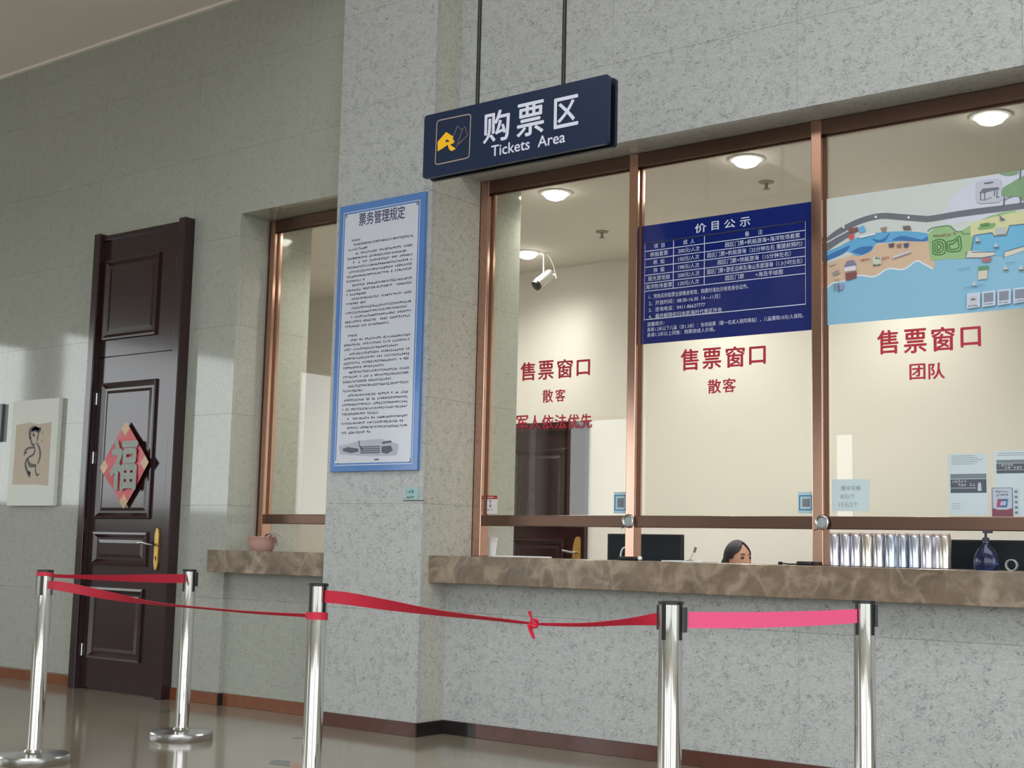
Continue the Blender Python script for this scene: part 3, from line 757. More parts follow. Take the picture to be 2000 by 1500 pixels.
    for pts, col in (([(1681, 508), (1700, 507)], (190, 74, 84)), ([(1724, 505), (1739, 503)], (190, 74, 84)), ([(1711, 505), (1721, 504)], (120, 124, 116)), ([(1824, 462), (1872, 456)], (176, 116, 88)), ([(1707, 518), (1722, 516)], (120, 130, 110)), ([(1630, 549), (1644, 547)], (170, 160, 156))):
        lay[0] += 1; mb = MB(); q0, q1 = p2(*pts[0], Y), p2(*pts[1], Y)
        scrib(mb, q0[0], q1[0], (q0[1]+q1[1])/2, .0125, Y-.001-.00012*lay[0], rnd); mb.build('caption_print', ink(*col), sh, fix=False)
    Sk([(1639, 554), (1640, 571)], 2.2, (92, 84, 96), 'post_print')
    for k in range(3): Sk([(1629, 556+5*k), (1636, 555.5+5*k)], 2, (120, 130, 140), 'picture_print')
    P([(1642, 556), (1649, 555), (1648, 566), (1642, 567)], (160, 140, 190), 'picture_print')
    for bx, by in ((1911, 473), (1947, 484), (1966, 528), (1996, 528), (1905, 559)):
        P([(bx-5, by), (bx+6, by-1), (bx+4, by+1.6), (bx-4, by+2)], (112, 92, 96), 'boat_print')
        P([(bx-4, by-1.2), (bx-.5, by-10), (bx, by-1.2)], (214, 214, 214), 'sail_print'); P([(bx+1, by-1.2), (bx+1, by-9), (bx+4.5, by-1.2)], (204, 196, 190), 'sail_print')
    for a, b in (((1872, 527), (1896, 523)), ((1884, 563), (1925, 556)), ((1965, 515), (1985, 512))): Sk([a, b], 1.2, (112, 156, 184), 'ripple_print')
    for xa in (1890, 1920, 1950, 1981):
        o = (xa-1890)*-.11
        P([(xa, 574+o), (xa+26, 571+o), (min(2003, xa+26), 600+o), (xa, 604+o)], (196, 206, 224), 'card_print')
        if xa > 1890: P([(xa+3, 577+o), (xa+22, 575+o), (xa+22, 593+o), (xa+3, 595+o)], (132, 136, 154), 'card_print')
        else: P([(xa+5, 580+o), (xa+20, 578+o), (xa+20, 593+o), (xa+5, 596+o)], (194, 194, 200), 'card_print'); Sk([(xa+8, 586+o), (xa+17, 585+o)], 3.5, (110, 104, 104), 'card_print')
        lay[0] += 1; mb = MB(); q0, q1 = p2(xa+3, 599+o, Y), p2(xa+21, 597+o, Y)
        scrib(mb, q0[0], q1[0], (q0[1]+q1[1])/2, .009, Y-.001-.00012*lay[0], rnd); mb.build('caption_print', ink(120, 104, 130), sh, fix=False)
map_poster()

# red vinyl lettering on the panes
def vinyl(name, label, items):
    q = at(items[0][1], items[0][4], GY); t = thing(name, label, 'lettering', (q.x, GY, q.z))
    for s, xa, xb, yt, yb in items:
        mb = MB(); px_text(mb, s, GY, xa, xb, (xa+xb)/2, yt, yb, .022, .0008); mb.build('character', M['redtxt'], t, fix=False)
vinyl('vinyl_lettering', 'red ticket window lettering with three lines on the left pane', [('售', 1017, 1045, 708, 743), ('票', 1052, 1081, 705, 741), ('窗', 1089, 1118, 702, 738), ('口', 1127, 1152, 703, 733), ('散', 1060, 1080, 761, 786), ('客', 1085, 1104, 760, 784), *[(ch, 1009+25*k, 1031+25*k, 812-.7*k, 839-.6*k) for k, ch in enumerate('军人依法优先')]])
vinyl('vinyl_lettering', 'red ticket window lettering on the middle pane under the blue price poster', [('售', 1330, 1364, 682, 723), ('票', 1373, 1408, 680, 720), ('窗', 1418, 1454, 677, 717), ('口', 1464, 1495, 677, 711), ('散', 1383, 1408, 741, 768), ('客', 1412, 1437, 739, 766)])
vinyl('vinyl_lettering', 'red group ticket window lettering under the map poster', [('售', 1714, 1754, 645, 691), ('票', 1766, 1809, 643, 689), ('窗', 1820, 1864, 639, 685), ('口', 1877, 1915, 639, 677), ('团', 1777, 1807, 711, 741), ('队', 1814, 1845, 709, 740)])

def sheet(name, label, cat, x0, x1, yt, yb, base_col, th=.0008):
    Y = GY-.001; a = at(x0, (yt+yb)/2, Y).x; b = at(x1, (yt+yb)/2, Y).x; xm = (x0+x1)/2
    z1, z0 = at(xm, yt, Y).z, at(xm, yb, Y).z
    z0 = max(z0, 1.309)
    t = thing(name, label, cat, (a, Y, z0)); MB().box(a, b, Y-th, Y, z0, z1).build('printed_sheet', ink(*base_col), t)
    return t, a, b, z0, z1, Y-th-.0004
# small sticker with a red header
t, a, b, z0, z1, y = sheet('window_sticker', 'small white sticker with red header at foot of the left pane', 'sticker', 944.5, 971.5, 968, 1003.5, (214, 210, 210))
MB().rect(a, b, z1-.022, z1, y).build('header_print', ink(150, 52, 48), t, fix=False)
m = MB(); m.rect(a+.03, b-.03, z1-.014, z1-.008, y-.0003); m.build('header_lettering', ink(206, 176, 160), t, fix=False)
m = MB(); xm = (a+b)/2; m.rect(xm-.008, xm+.008, z1-.036, z1-.03, y).rect(xm-.002, xm+.002, z1-.062, z1-.036, y).poly([(xm-.01, z1-.06), (xm+.01, z1-.06), (xm, z1-.074)], y); m.build('arrow_print', ink(90, 66, 80), t, fix=False)
m = MB(); scrib(m, a+.03, b-.03, z0+.025, .012, y, rnd); m.build('lettering', ink(168, 168, 170), t, fix=False)
# blue framed payment stickers
for lab, x0, x1 in (('blue framed payment sticker beside the post left of the middle pane', 1199, 1223), ('blue framed payment sticker beside the post right of the middle pane', 1559, 1587)):
    t, a, b, z0, z1, y = sheet('payment_sticker', lab, 'sticker', x0, x1, 961, 1003, (180, 204, 216))
    m = MB(); m.stroke([(a+.008, z0+.02), (b-.005, z0+.02), (b-.005, z1-.02), (a+.008, z1-.02)], .011, y, True); m.build('frame_print', ink(62, 132, 172), t, fix=False)
    MB().rect(a+.024, b-.014, z0+.035, z1-.035, y).build('blank_square_print', ink(120, 126, 132), t, fix=False)
# price note for the tins
t, a, b, z0, z1, y = sheet('price_note', 'pale blue note with handwritten prices on the right pane above the cans', 'note', 1625, 1699, 936, 998, (196, 212, 216))
m = MB(); put_line(m, '8元/个', (a+b)/2-.015, z0+.075, .026, y, .004); put_line(m, '15元/2个', (a+b)/2-.012, z0+.033, .026, y, .004); put_line(m, '爆米花桶', (a+b)/2, z0+.117, .024, y, .004)
m.build('lettering', ink(132, 142, 148), t, fix=False)
# information sheets
def info(label, x0, x1, yt, yb, pic):
    t, a, b, z0, z1, y = sheet('information_sheet', label, 'notice', x0, x1, yt, yb, (196, 208, 214))
    W, H = b-a, z1-z0; m = MB()
    for k in range(9):
        if pic[0] < k/14 < pic[1]: continue
        zz = z1-H*(.03+k*.033)
        if not (pic[0] < (z1-zz)/H < pic[1]): m.rect(a+W*.09, a+W*rnd.uniform(.6, .92), zz-.0035, zz, y)
    for k in range(3): m.rect(a+W*.08, a+W*.3, z0+H*(.1+.04*k), z0+H*(.1+.04*k)+.003, y)
    m.build('body_text', ink(150, 160, 166), t, fix=False)
    p0, p1 = z1-H*pic[1], z1-H*pic[0]
    MB().rect(a+W*.06, b-W*.04, p0, p1, y).build('photo_print', ink(78, 86, 98), t, fix=False)
    m = MB(); h = p1-p0
    m.rect(a+W*.06, b-W*.04, p0+h*.72, p0+h*.76, y-.0003).rect(a+W*.06, b-W*.3, p0+h*.24, p0+h*.27, y-.0003)
    m.poly([(a+W*.74, p0+h*.1), (a+W*.84, p0+h*.1), (a+W*.82, p0+h*.55), (a+W*.75, p0+h*.5)], y-.0003)
    scrib(m, a+W*.1, a+W*.5, p0+h*.62, .014, y-.0003, rnd); scrib(m, a+W*.25, a+W*.68, p0+h*.42, .014, y-.0003, rnd)
    m.build('photo_detail', ink(186, 194, 198), t, fix=False)
    MB().rect(a+W*.06, b-W*.04, p0+h*.78, p1, y-.0003).build('photo_sky', ink(120, 128, 138), t, fix=False)
info('pale sheet with a dark photograph on the right pane, its lower half blank', 1852, 1930, 886, 1006, (.33, .64))
info('pale sheet at the right edge with a dark photograph near its top', 1942, 2026, 880, 1007, (.14, .35))
t, a, b, z0, z1, y = sheet('payment_card_sign', 'small red bordered card sign standing on the cross rail at right', 'sign', 1938.5, 1978, 953, 1009, (176, 188, 204), .003)
m = MB(); m.stroke([(a, z0), (a, z1), (b, z1), (b, z0)], .004, y); hh = z1-z0
m.poly([(a, z0), (b, z0), (b, z0+hh*.3), ((a+b)/2+.02, z0+hh*.24), ((a+b)/2-.02, z0+hh*.24), (a, z0+hh*.3)], y-.0002); m.build('border_print', ink(126, 70, 84), t, fix=False)
xm = (a+b)/2; zc = z0+hh*.47
MB().poly([(xm-.028, zc-.02), (xm-.008, zc-.02), (xm-.002, zc+.02), (xm-.022, zc+.02)], y-.0003).build('emblem_print', ink(160, 70, 100), t, fix=False)
MB().poly([(xm-.01, zc-.02), (xm+.022, zc-.02), (xm+.028, zc+.02), (xm-.004, zc+.02)], y-.0004).build('emblem_print', ink(70, 104, 140), t, fix=False)
MB().poly([(xm-.012, zc-.011), (xm+.016, zc-.011), (xm+.02, zc+.009), (xm-.006, zc+.009)], y-.0005).build('emblem_print', ink(170, 178, 204), t, fix=False)
m = MB(); scrib(m, a+.015, b-.015, z1-.018, .009, y, rnd); scrib(m, a+.02, b-.02, z1-.034, .011, y, rnd); m.build('lettering', ink(120, 130, 150), t, fix=False)
t, a, b, z0, z1, y = sheet('payment_strip', 'narrow pale strip of small icons right of the red bordered card', 'sticker', 1979.5, 1992, 953, 1006, (186, 200, 208), .001)
m = MB()
for k in range(5): m.rect(a+.006, b-.01, z1-.024-.025*k, z1-.012-.025*k, y)
m.build('icon_print', ink(92, 130, 146), t, fix=False)

# intercoms on the posts
for lab, x in (('round silver intercom speaker on the post between left and middle panes', 1226), ('round silver intercom speaker on the post right of the middle pane', 1605)):
    q = at(x, 1019, YW-.012); q.y = YW
    t = thing('intercom_speaker', lab, 'speaker', (q.x, YW, 1.275))
    MB().lathe([(.026, 0), (.038, 0), (.04, .006), (.037, .014), (.031, .016), (.026, .011), (.026, 0)], q.x, YW, 1.275, 28, 'y', cap=False).build('ring', M['steel'], t, 40)
    MB().lathe([(0, 0), (.027, 0), (.027, .008), (0, .011)], q.x, YW, 1.275, 24, 'y').build('grille', ink(150, 158, 158, .4), t, 40)
    MB().tube([(q.x-.02, YW-.002, 1.245), (q.x-.035, YW-.003, 1.238), (q.x-.05, YW-.001, 1.233)], .002, 6).build('wire', M['black'], t)

# ================================================================== left wall pictures
def canvas():
    Y = 6.31; a = at(27, 783, Y).x; a = -9.962; b = -9.33; z0, z1 = 1.356, 2.206
    t = thing('stretched_canvas', 'white stretched canvas with an ink figure on tan paper beside the dark door', 'picture', (a, YL, z0))
    MB().cbox(a, b, Y, YL-.001, z0, z1, b=.004).build('canvas', mat('primed_canvas', c(216, 218, 210), .7, noise=(60, .04)), t)
    def zp(x, y): return p2(x*.17327, 750+y*.17333, Y)
    pp = [zp(*q) for q in ((185, 462), (260, 448), (330, 434), (395, 446), (440, 454), (510, 440), (580, 430), (560, 760), (540, 1145), (470, 1140), (410, 1130), (260, 1132), (138, 1134), (165, 800))]
    MB().poly(pp, Y-.0012).build('mounted_paper', mat('tan_paper', c(188, 174, 156), .7, noise=(25, .08)), t, fix=False)
    y = Y-.0018; m = MB(); d = ink(44, 36, 38)
    def S_(pts, wd): 
        q = catmull([zp(*p) for p in pts], 5); n = len(q); m.stroke(q, [wd*(.55+.45*sin(pi*min(1, max(0, i/(n-1)))))/400*.173*10 for i in range(n)], y)
    S_([(345, 620), (338, 560), (352, 515), (395, 495), (440, 520)], 9); S_([(360, 530), (400, 510), (445, 520), (450, 488)], 10)
    S_([(342, 600), (355, 650), (372, 690), (392, 672)], 5); S_([(440, 540), (428, 590), (420, 650)], 4)
    S_([(372, 560), (382, 575), (378, 592)], 7)
    S_([(415, 660), (440, 710), (455, 770), (448, 840), (425, 900)], 5.5); S_([(385, 690), (395, 740), (380, 790), (330, 825), (300, 850)], 4.5)
    S_([(390, 718), (330, 720), (285, 755), (275, 810)], 4.5); S_([(285, 780), (298, 770), (292, 790)], 3)
    S_([(310, 840), (325, 890), (350, 918), (410, 918)], 8); S_([(300, 850), (288, 900), (300, 960), (320, 1010), (340, 1048)], 6.5)
    S_([(318, 985), (340, 1005), (325, 1020)], 5); S_([(405, 920), (402, 980), (420, 1028), (445, 1012)], 4)
    m.build('ink_drawing', d, t, fix=False)
    m = MB()
    for x, yy in ((515, 555), (520, 640)): m.rect(zp(x-8, 0)[0], zp(x+8, 0)[0], zp(x, yy+10)[1], zp(x, yy-10)[1], y)
    m.build('seal_print', ink(150, 116, 92), t, fix=False)
canvas()
t = thing('framed_picture', 'dark framed picture cut by the left edge of the view', 'picture', (-10.45, YL, 1.9))
xr = at(2.5, 825, 6.32).x; za, zb = at(0, 862, 6.32).z, at(0, 789, 6.32).z
m = MB()
for q in ((xr-.035, xr, za, zb), (xr-.62, xr-.585, za, zb), (xr-.585, xr-.035, za, za+.035), (xr-.585, xr-.035, zb-.035, zb)): m.cbox(q[0], q[1], 6.32, YL-.001, q[2], q[3], b=.003)
m.build('frame', ink(74, 80, 84, .4), t)
MB().box(xr-.59, xr-.03, 6.335, YL-.002, za+.03, zb-.03).build('picture_sheet', ink(190, 186, 170), t)

# red diamond on the door
def diamond():
    Y = 6.288
    T, Lf, Rt, B = p2(247, 823, Y), p2(196, 913, Y), p2(295, 903, Y), p2(243, 993, Y)
    t = thing('door_diamond', 'red paper diamond with a silver character pasted on the dark door', 'decoration', (T[0], Y, B[1]))
    n = 14; rg = random.Random(2)
    def pt(u, v):                        # u,v in 0..1 along the diamond's sides
        a = [T[i]+(Rt[i]-T[i])*u for i in (0, 1)]; e = [Lf[i]-T[i] for i in (0, 1)]
        x, z = a[0]+e[0]*v, a[1]+e[1]*v
        curl = .018*max(0, u-v)**1.5+.004*sin(9*u)*sin(8*v)
        return (x, Y+.002-curl-.004, z)
    def patch(us, vs_, off):
        V = []; Fc = []
        for j, v in enumerate(vs_):
            for i, u in enumerate(us): q = pt(u, v); V.append((q[0], q[1]-off, q[2]))
        w_ = len(us)
        for j in range(len(vs_)-1):
            for i in range(w_-1): k = j*w_+i; Fc.append((k, k+1, k+w_+1, k+w_))
        return MB().add(V, Fc)
    lin_ = [i/n for i in range(n+1)]
    patch(lin_, lin_, 0).build('paper', mat('red_foil', c(190, 34, 46), .4, noise=(18, .2)), t, 60)
    g = mat('gold_foil', c(190, 146, 102), .35, noise=(30, .3))
    for u0, v0 in ((0, 0), (.83, 0), (0, .83), (.83, .83)):
        us = [u0+.17*i/4 for i in range(5)]; vs_ = [v0+.17*i/4 for i in range(5)]
        patch(us, vs_, .0008).build('gold_corner', g, t, 60)
    m = MB(); px_text(m, '福', Y-.008, 218, 268, 243, 860, 956, .035, .006)
    m.v = [(x, y-.006*max(0, (x-T[0])*3), z) for x, y, z in m.v]
    m.build('character_print', mat('silver_foil', c(122, 132, 120), .4, noise=(40, .35)), t, fix=False)
diamond()

# flower pot on the small ledge
def pot():
    q = at(512, 1060, 6.36)
    t = thing('flower_pot', 'pink bowl shaped pot with a drooping purple leaf on the left ledge', 'pot', (q.x, 6.36, 1.05))
    MB().lathe([(0, 0), (.066, 0), (.08, .018), (.091, .055), (.095, .09), (.099, .094), (.096, .098), (.087, .094), (.08, .06), (0, .055)], q.x, 6.36, 1.05, 36).build('bowl', mat('pink_clay', c(186, 146, 136), .5, noise=(20, .06)), t, 50)
    MB().lathe([(0, .082), (.085, .082), (.085, .075), (0, .075)], q.x, 6.36, 1.05, 24).build('soil', ink(70, 54, 46), t)
    def leaf_(pts, wds):
        vs = []; fs = []
        P_ = catmull(pts, 6); n = len(P_)
        for i, p in enumerate(P_):
            s = i/(n-1); wd = wds*(sin(pi*min(1, .12+.88*s))**.7); 
            d = Vector((.5, -.85, 0)).normalized()
            vs += [(p[0]-d.x*wd, p[1]-d.y*wd, p[2]-.3*wd), p, (p[0]+d.x*wd, p[1]+d.y*wd, p[2]-.3*wd)]
        for i in range(n-1):
            for k in (0, 1): fs.append((3*i+k, 3*i+k+1, 3*i+k+4, 3*i+k+3))
        return MB().add(vs, fs)
    lm = mat('purple_leaf', c(98, 82, 96), .45, noise=(30, .2))
    x, y, z = q.x, 6.36, 1.05
    leaf_([(x+.0, y, z+.085), (x+.06, y-.01, z+.118), (x+.12, y-.02, z+.115), (x+.165, y-.025, z+.08), (x+.185, y-.03, z+.03)], .024).build('leaf', lm, t, 60)
    leaf_([(x+.02, y+.02, z+.085), (x+.07, y+.03, z+.115), (x+.11, y+.05, z+.108), (x+.13, y+.06, z+.09)], .018).build('leaf', lm, t, 60)
pot()

# ================================================================== crowd barrier
ZTOP = .945
def stanchion(label, x, y, rot, clip=None, s=1.0):
    t = thing('barrier_post', label, 'barrier post', (x, y, 0), 'queue barrier posts')
    R = .039
    MB().lathe([(0, 0), (.172, 0), (.175, .006), (.175, .036), (.17, .044), (.08, .05), (.05, .054), (0, .054)], x, y, 0, 48).build('base', M['steel'], t, 30)
    MB().lathe([(0, .05), (R, .05), (R, ZTOP-.012), (0, ZTOP-.012)], x, y, 0, 40).build('pole', M['chrome'], t, 30)
    MB().lathe([(R+.008, .05), (R+.01, .054), (R+.001, .066)], x, y, 0, 32).build('collar', M['chrome'], t, 40)
    MB().lathe([(0, ZTOP-.012), (R+.002, ZTOP-.012), (R+.002, ZTOP-.002), (R-.002, ZTOP), (0, ZTOP)], x, y, 0, 40).build('cap', M['black'], t, 30)
    for k in range(4):
        a = rot+k*pi/2; d = Vector((cos(a), sin(a), 0)); e = Vector((-sin(a), cos(a), 0)); m = MB()
        vs = []
        for r in (R-.012, R+.0015):
            for u, z in ((-.0075, ZTOP-.125), (.0075, ZTOP-.125), (.0075, ZTOP-.008), (-.0075, ZTOP-.008)):
                q = Vector((x, y, z))+d*r+e*u; vs.append(q)
        m.add(vs, [(0, 3, 2, 1), (4, 5, 6, 7), (0, 1, 5, 4), (1, 2, 6, 5), (2, 3, 7, 6), (3, 0, 4, 7)]).build('belt_slot', M['black'], t)
    return t
def clipbox(parent, x, y, ang, z=.89, r0=.040, ln=.014, h=.08, wd=.03):
    d = Vector((cos(ang), sin(ang), 0)); e = Vector((-sin(ang), cos(ang), 0)); vs = []
    for r in (r0, r0+ln):
        for u, zz in ((-wd/2, z-h/2), (wd/2, z-h/2), (wd/2, z+h/2), (-wd/2, z+h/2)): vs.append(Vector((x, y, zz))+d*r+e*u)
    MB().add(vs, [(0, 3, 2, 1), (4, 5, 6, 7), (0, 1, 5, 4), (1, 2, 6, 5), (2, 3, 7, 6), (3, 0, 4, 7)]).build('belt_clip', M['black'], parent)
S1 = Vector((-6.06, 4.08, 0)); S2 = Vector((-6.225, 5.13, 0)); S3 = Vector((-4.042, 3.999, 0)); S4 = Vector((-2.32, 3.9, 0)); S5 = Vector((-2.038, 4.8, 0))
def ang(a, b): return math.atan2(b.y-a.y, b.x-a.x)
b1 = stanchion('leftmost steel barrier post with red belts tied round its top', S1.x, S1.y, ang(S1, S2)+.5)
b2 = stanchion('steel barrier post in front of the dark door with its round base in view', S2.x, S2.y, ang(S2, S1)-.1)
b3 = stanchion('steel barrier post before the pilaster with a red belt looped below its top', S3.x, S3.y, ang(S3, S4))
b4 = stanchion('steel barrier post between the knotted red belt and the pink belt', S4.x, S4.y, ang(S4, S3))
b5 = stanchion('rightmost steel barrier post at the end of the pink belt', S5.x, S5.y, ang(S5, S4))
a45 = ang(S4, S5)
clipbox(b4, S4.x, S4.y, ang(S4, S5)-.75, .885)
clipbox(b5, S5.x, S5.y, ang(S5, S4)+pi-.9, .89, ln=.008)
clipbox(b2, S2.x, S2.y, ang(S2, S1)+1.9, .89, ln=.008)
clipbox(b4, S4.x, S4.y, ang(S4, S3)-.15, .89, ln=.008)

def belt(name, label, pts, m, extra=None):
    t = thing(name, label, 'belt', tuple(pts[0][0]))
    q = catmull([(*p, w_, r_) for p, w_, r_ in pts], 8)
    MB().ribbon([((a[0], a[1], a[2]), a[3], a[4]) for a in q]).build('webbing', m, t, 60)
    return t
def mixv(a, b, t, z): v = a.lerp(b, t); return Vector((v.x, v.y, z))
def edge(a, b, z, r=.041): d = (b-a).normalized(); return Vector((a.x+d.x*r, a.y+d.y*r, z))
def loop(parent, s, z, wd, r=.042, tilt=.01, name='tied_loop'):
    pts = []
    for k in range(25):
        a = 2*pi*k/24; pts.append((Vector((s.x+r*cos(a), s.y+r*sin(a), z+tilt*cos(a+1))), wd, 0))
    MB().ribbon(pts).build(name, M['red'], parent, 60)
# s1 -> s2
t = belt('barrier_belt', 'short red belt running level from the leftmost post to the one by the door',
     [(edge(S1, S2, .915), .016, 10), (mixv(S1, S2, .2, .909), .022, 25), (mixv(S1, S2, .45, .901), .034, 20), (mixv(S1, S2, .75, .896), .046, 8), (edge(S2, S1, .893), .05, 0)], M['red'])
loop(t, S1, .918, .02, .0425, .008)
# s1 -> s3
t = belt('barrier_belt', 'red belt twisting from the leftmost post to the loop on the post before the pilaster',
     [(edge(S1, S3, .872), .040, 0), (mixv(S1, S3, .1, .865), .046, 0), (mixv(S1, S3, .28, .838), .044, 25), (mixv(S1, S3, .45, .818), .04, 62), (mixv(S1, S3, .6, .812), .03, 68), (mixv(S1, S3, .8, .808), .022, 60), (edge(S3, S1, .812), .018, 40)], M['red'])
loop(t, S3, .812, .03, .0425, .003)
kn = edge(S3, S1, .812, .055); MB().lathe([(0, -.016), (.010, -.012), (.014, 0), (.009, .014), (0, .018)], kn.x, kn.y, kn.z, 12).build('knot', M['red'], t, 60)
# s3 -> s4
KZ = .842
t = belt('barrier_belt', 'long red belt tied in a knot midway before the marble counter',
     [(edge(S3, S4, .893), .05, 0), (mixv(S3, S4, .1, .89), .05, 5), (mixv(S3, S4, .25, .873), .046, 28), (mixv(S3, S4, .4, .857), .036, 50), (mixv(S3, S4, .55, .848), .03, 62), (mixv(S3, S4, .655, KZ), .010, 40),
      (mixv(S3, S4, .70, KZ), .012, 30), (mixv(S3, S4, .8, .85), .018, 45), (mixv(S3, S4, .9, .868), .028, 40), (edge(S4, S3, .885), .042, 5)], M['red'])
kq = mixv(S3, S4, .665, KZ)
cu_ = []
for k in range(40):
    a = k/39*4*pi; cu_.append((kq.x+.009*cos(a)*(1+.2*sin(a*.5)), kq.y+.009*sin(a), kq.z+.010*sin(a*.75+.5)))
MB().tube(cu_, .0075, 8).build('knot', M['red'], t, 60)
MB().ribbon([(kq+Vector((.004, -.01, .004)), .016, 90), (kq+Vector((-.004, -.014, .024)), .017, 90), (kq+Vector((-.012, -.012, .042)), .015, 90)]).build('tail', M['red'], t, 60)
MB().ribbon([(kq+Vector((-.012, -.012, -.004)), .018, 90), (kq+Vector((-.002, -.016, -.024)), .022, 90), (kq+Vector((.012, -.014, -.052)), .018, 90)]).build('tail', M['red'], t, 60)
# s4 -> s5
st = Vector((S4.x, S4.y, .885))+Vector((cos(a45-.75), sin(a45-.75), 0))*.056
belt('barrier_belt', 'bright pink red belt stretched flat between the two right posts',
     [(st, .052, 0), (st.lerp(Vector((S5.x, S5.y, .885)), .3)+Vector((0, 0, -.004)), .053, 0), (st.lerp(Vector((S5.x, S5.y, .885)), .65)+Vector((0, 0, -.003)), .052, 0), (edge(S5, st, .888), .05, 0)], M['red_lit'])

# ================================================================== things on the counter
ORD = ['first', 'second', 'third', 'fourth', 'fifth', 'sixth', 'seventh', 'eighth', 'ninth', 'tenth', 'last']
def canm(name, col): return mat(name, col, .18, .85, noise=(30, .25))
cm = [canm('foil_grey', c(196, 194, 204)), canm('foil_blue', c(184, 193, 206)), canm('foil_warm', c(206, 200, 188))]
lidm = mat('pink_lid', c(206, 186, 180), .35, .5)
for i, (px, yy, mi) in enumerate(((1631, 6.5, 0), (1652.5, 6.5, 0), (1673, 6.5, 0), (1695, 6.5, 2), (1717.6, 6.5, 0), (1740.5, 6.49, 1), (1764.5, 6.52, 1), (1787, 6.5, 1), (1812.5, 6.5, 0), (1832, 6.53, 0), (1846, 6.5, 2))):
    q = at(px, 1080, yy)
    t = thing('foil_can', ORD[i]+' slim foil can from the left in the row on the counter', 'can', (q.x, yy, 1.053), 'row of foil cans')
    MB().lathe([(0, 0), (.024, 0), (.028, .004), (.0283, .152), (.025, .158), (0, .158)], q.x, yy, 1.053, 26).build('body', cm[mi], t, 40)
    MB().lathe([(.0, .158), (.0255, .158), (.0265, .164), (.024, .168), (0, .165)], q.x, yy, 1.053, 22).build('lid', lidm, t, 40)
# spray bottle
q = at(1926, 1085, 6.45); bx, by = q.x, 6.45
t = thing('pump_bottle', 'translucent dark blue pump bottle on the counter at right', 'bottle', (bx, by, 1.053))
bm_ = bpy.data.materials.new('blue_translucent_plastic'); bm_.use_nodes = True; b_ = bm_.node_tree.nodes['Principled BSDF']
b_.inputs['Base Color'].default_value = c(44, 60, 112); b_.inputs['Roughness'].default_value = .12; b_.inputs['Transmission Weight'].default_value = .75
MB().lathe([(0, 0), (.05, 0), (.056, .006), (.058, .04), (.052, .07), (.038, .098), (.018, .115), (.014, .122), (.014, .134), (0, .134)], bx, by, 1.053, 32, sy=.6).build('body', bm_, t, 50)
MB().lathe([(0, .134), (.016, .134), (.016, .15), (.006, .153), (.006, .178), (0, .178)], bx, by, 1.053, 18).box(bx-.012, bx+.03, by-.008, by+.008, 1.053+.172, 1.053+.186).build('pump_head', ink(52, 50, 70), t, 40)
# tape roll
q = at(1976, 1108, 6.43)
t = MB(); R_ = .027; vs = []; fs = []
for i in range(32):
    a = 2*pi*i/32
    for rr_, yy in ((R_, -.012), (R_, .012), (R_-.0045, .012), (R_-.0045, -.012)): vs.append((q.x+rr_*cos(a), 6.43+yy, 1.080+rr_*sin(a)))
for i in range(32):
    for k in range(4): fs.append((i*4+k, i*4+(k+1) % 4, ((i+1) % 32)*4+(k+1) % 4, ((i+1) % 32)*4+k))
tag(t.add(vs, fs).build('tape_roll', mat('clear_tape', c(150, 160, 162), .2, noise=(50, .1)), None, 40), 'roll of clear tape standing on edge at the far right of the counter', 'tape')
# paper, devices
def paper(label, x0, x1, y_, d, th, name='paper_sheet', z=1.053):
    a, b = at(x0, 1090, y_).x, at(x1, 1090, y_).x
    return tag(MB().box(a, b, y_, y_+d, z, z+th).build(name, M['paper']), label, 'paper')
paper('white paper sheet lying on the counter left of the woman', 1292, 1372, 6.60, .18, .006)
paper('pale paper strip lying at the left end of the counter', 968, 1016, 6.72, .06, .008)
paper('pale paper strip before the inner door on the counter', 1018, 1066, 6.71, .06, .008)
a = at(950, 1066, 6.74); 
t = tag(MB().prism([(a.x-.01, 1.06), (a.x+.07, 1.053), (a.x+.085, 1.17), (a.x-.01, 1.175)], 6.735, 6.742).build('white_card', M['paper']), 'blank white card leaning at the left end of the counter', 'card')
q = at(1232, 1092, 6.52)
t = thing('headset', 'black headset with white curved band at foot of the second post', 'headset', (q.x, 6.52, 1.053))
MB().cbox(q.x-.055, q.x+.065, 6.47, 6.55, 1.053, 1.075, b=.008).build('ear_pads', M['black'], t, 40)
cc_ = [(q.x-.035+.045*cos(a)*.6, 6.51, 1.07+.055*sin(a)) for a in [radians(88+11*k) for k in range(11)]]
MB().tube(cc_, .0042, 8).build('band', M['white'], t, 60)
MB().lathe([(0, -.012), (.011, -.008), (.014, 0), (.011, .009), (0, .013)], q.x+.078, 6.49, 1.066, 14).build('ear_bud', M['white'], t, 60)
q = at(1572, 1100, 6.5)
t = thing('card_reader', 'small black card reader on the counter left of the third post', 'card reader', (q.x, 6.5, 1.053))
MB().cbox(q.x-.03, q.x+.055, 6.46, 6.54, 1.053, 1.073, b=.006).build('body', M['black'], t, 40)
MB().tube([(q.x-.03, 6.5, 1.058), (q.x-.09, 6.5, 1.057), (q.x-.14, 6.51, 1.060)], .0035, 8).build('cable', M['black'], t, 60)
MB().box(q.x-.15, q.x-.135, 6.5, 6.52, 1.053, 1.068).build('plug', M['black'], t)
q = at(1350, 1098, 6.7); e = at(1357, 1076, 6.7)
t = thing('gooseneck_microphone', 'thin gooseneck microphone standing on the counter left of the woman', 'microphone', (q.x-.01, 6.7, 1.053))
MB().lathe([(0, 0), (.028, 0), (.026, .008), (0, .01)], q.x-.012, 6.7, 1.053, 18).build('foot', M['black'], t, 40)
MB().tube([(q.x-.012, 6.7, 1.06), (q.x, 6.7, 1.075), (q.x+.012, 6.7, 1.1), (e.x, 6.7, e.z)], .0028, 8).build('neck', M['steel'], t, 60)
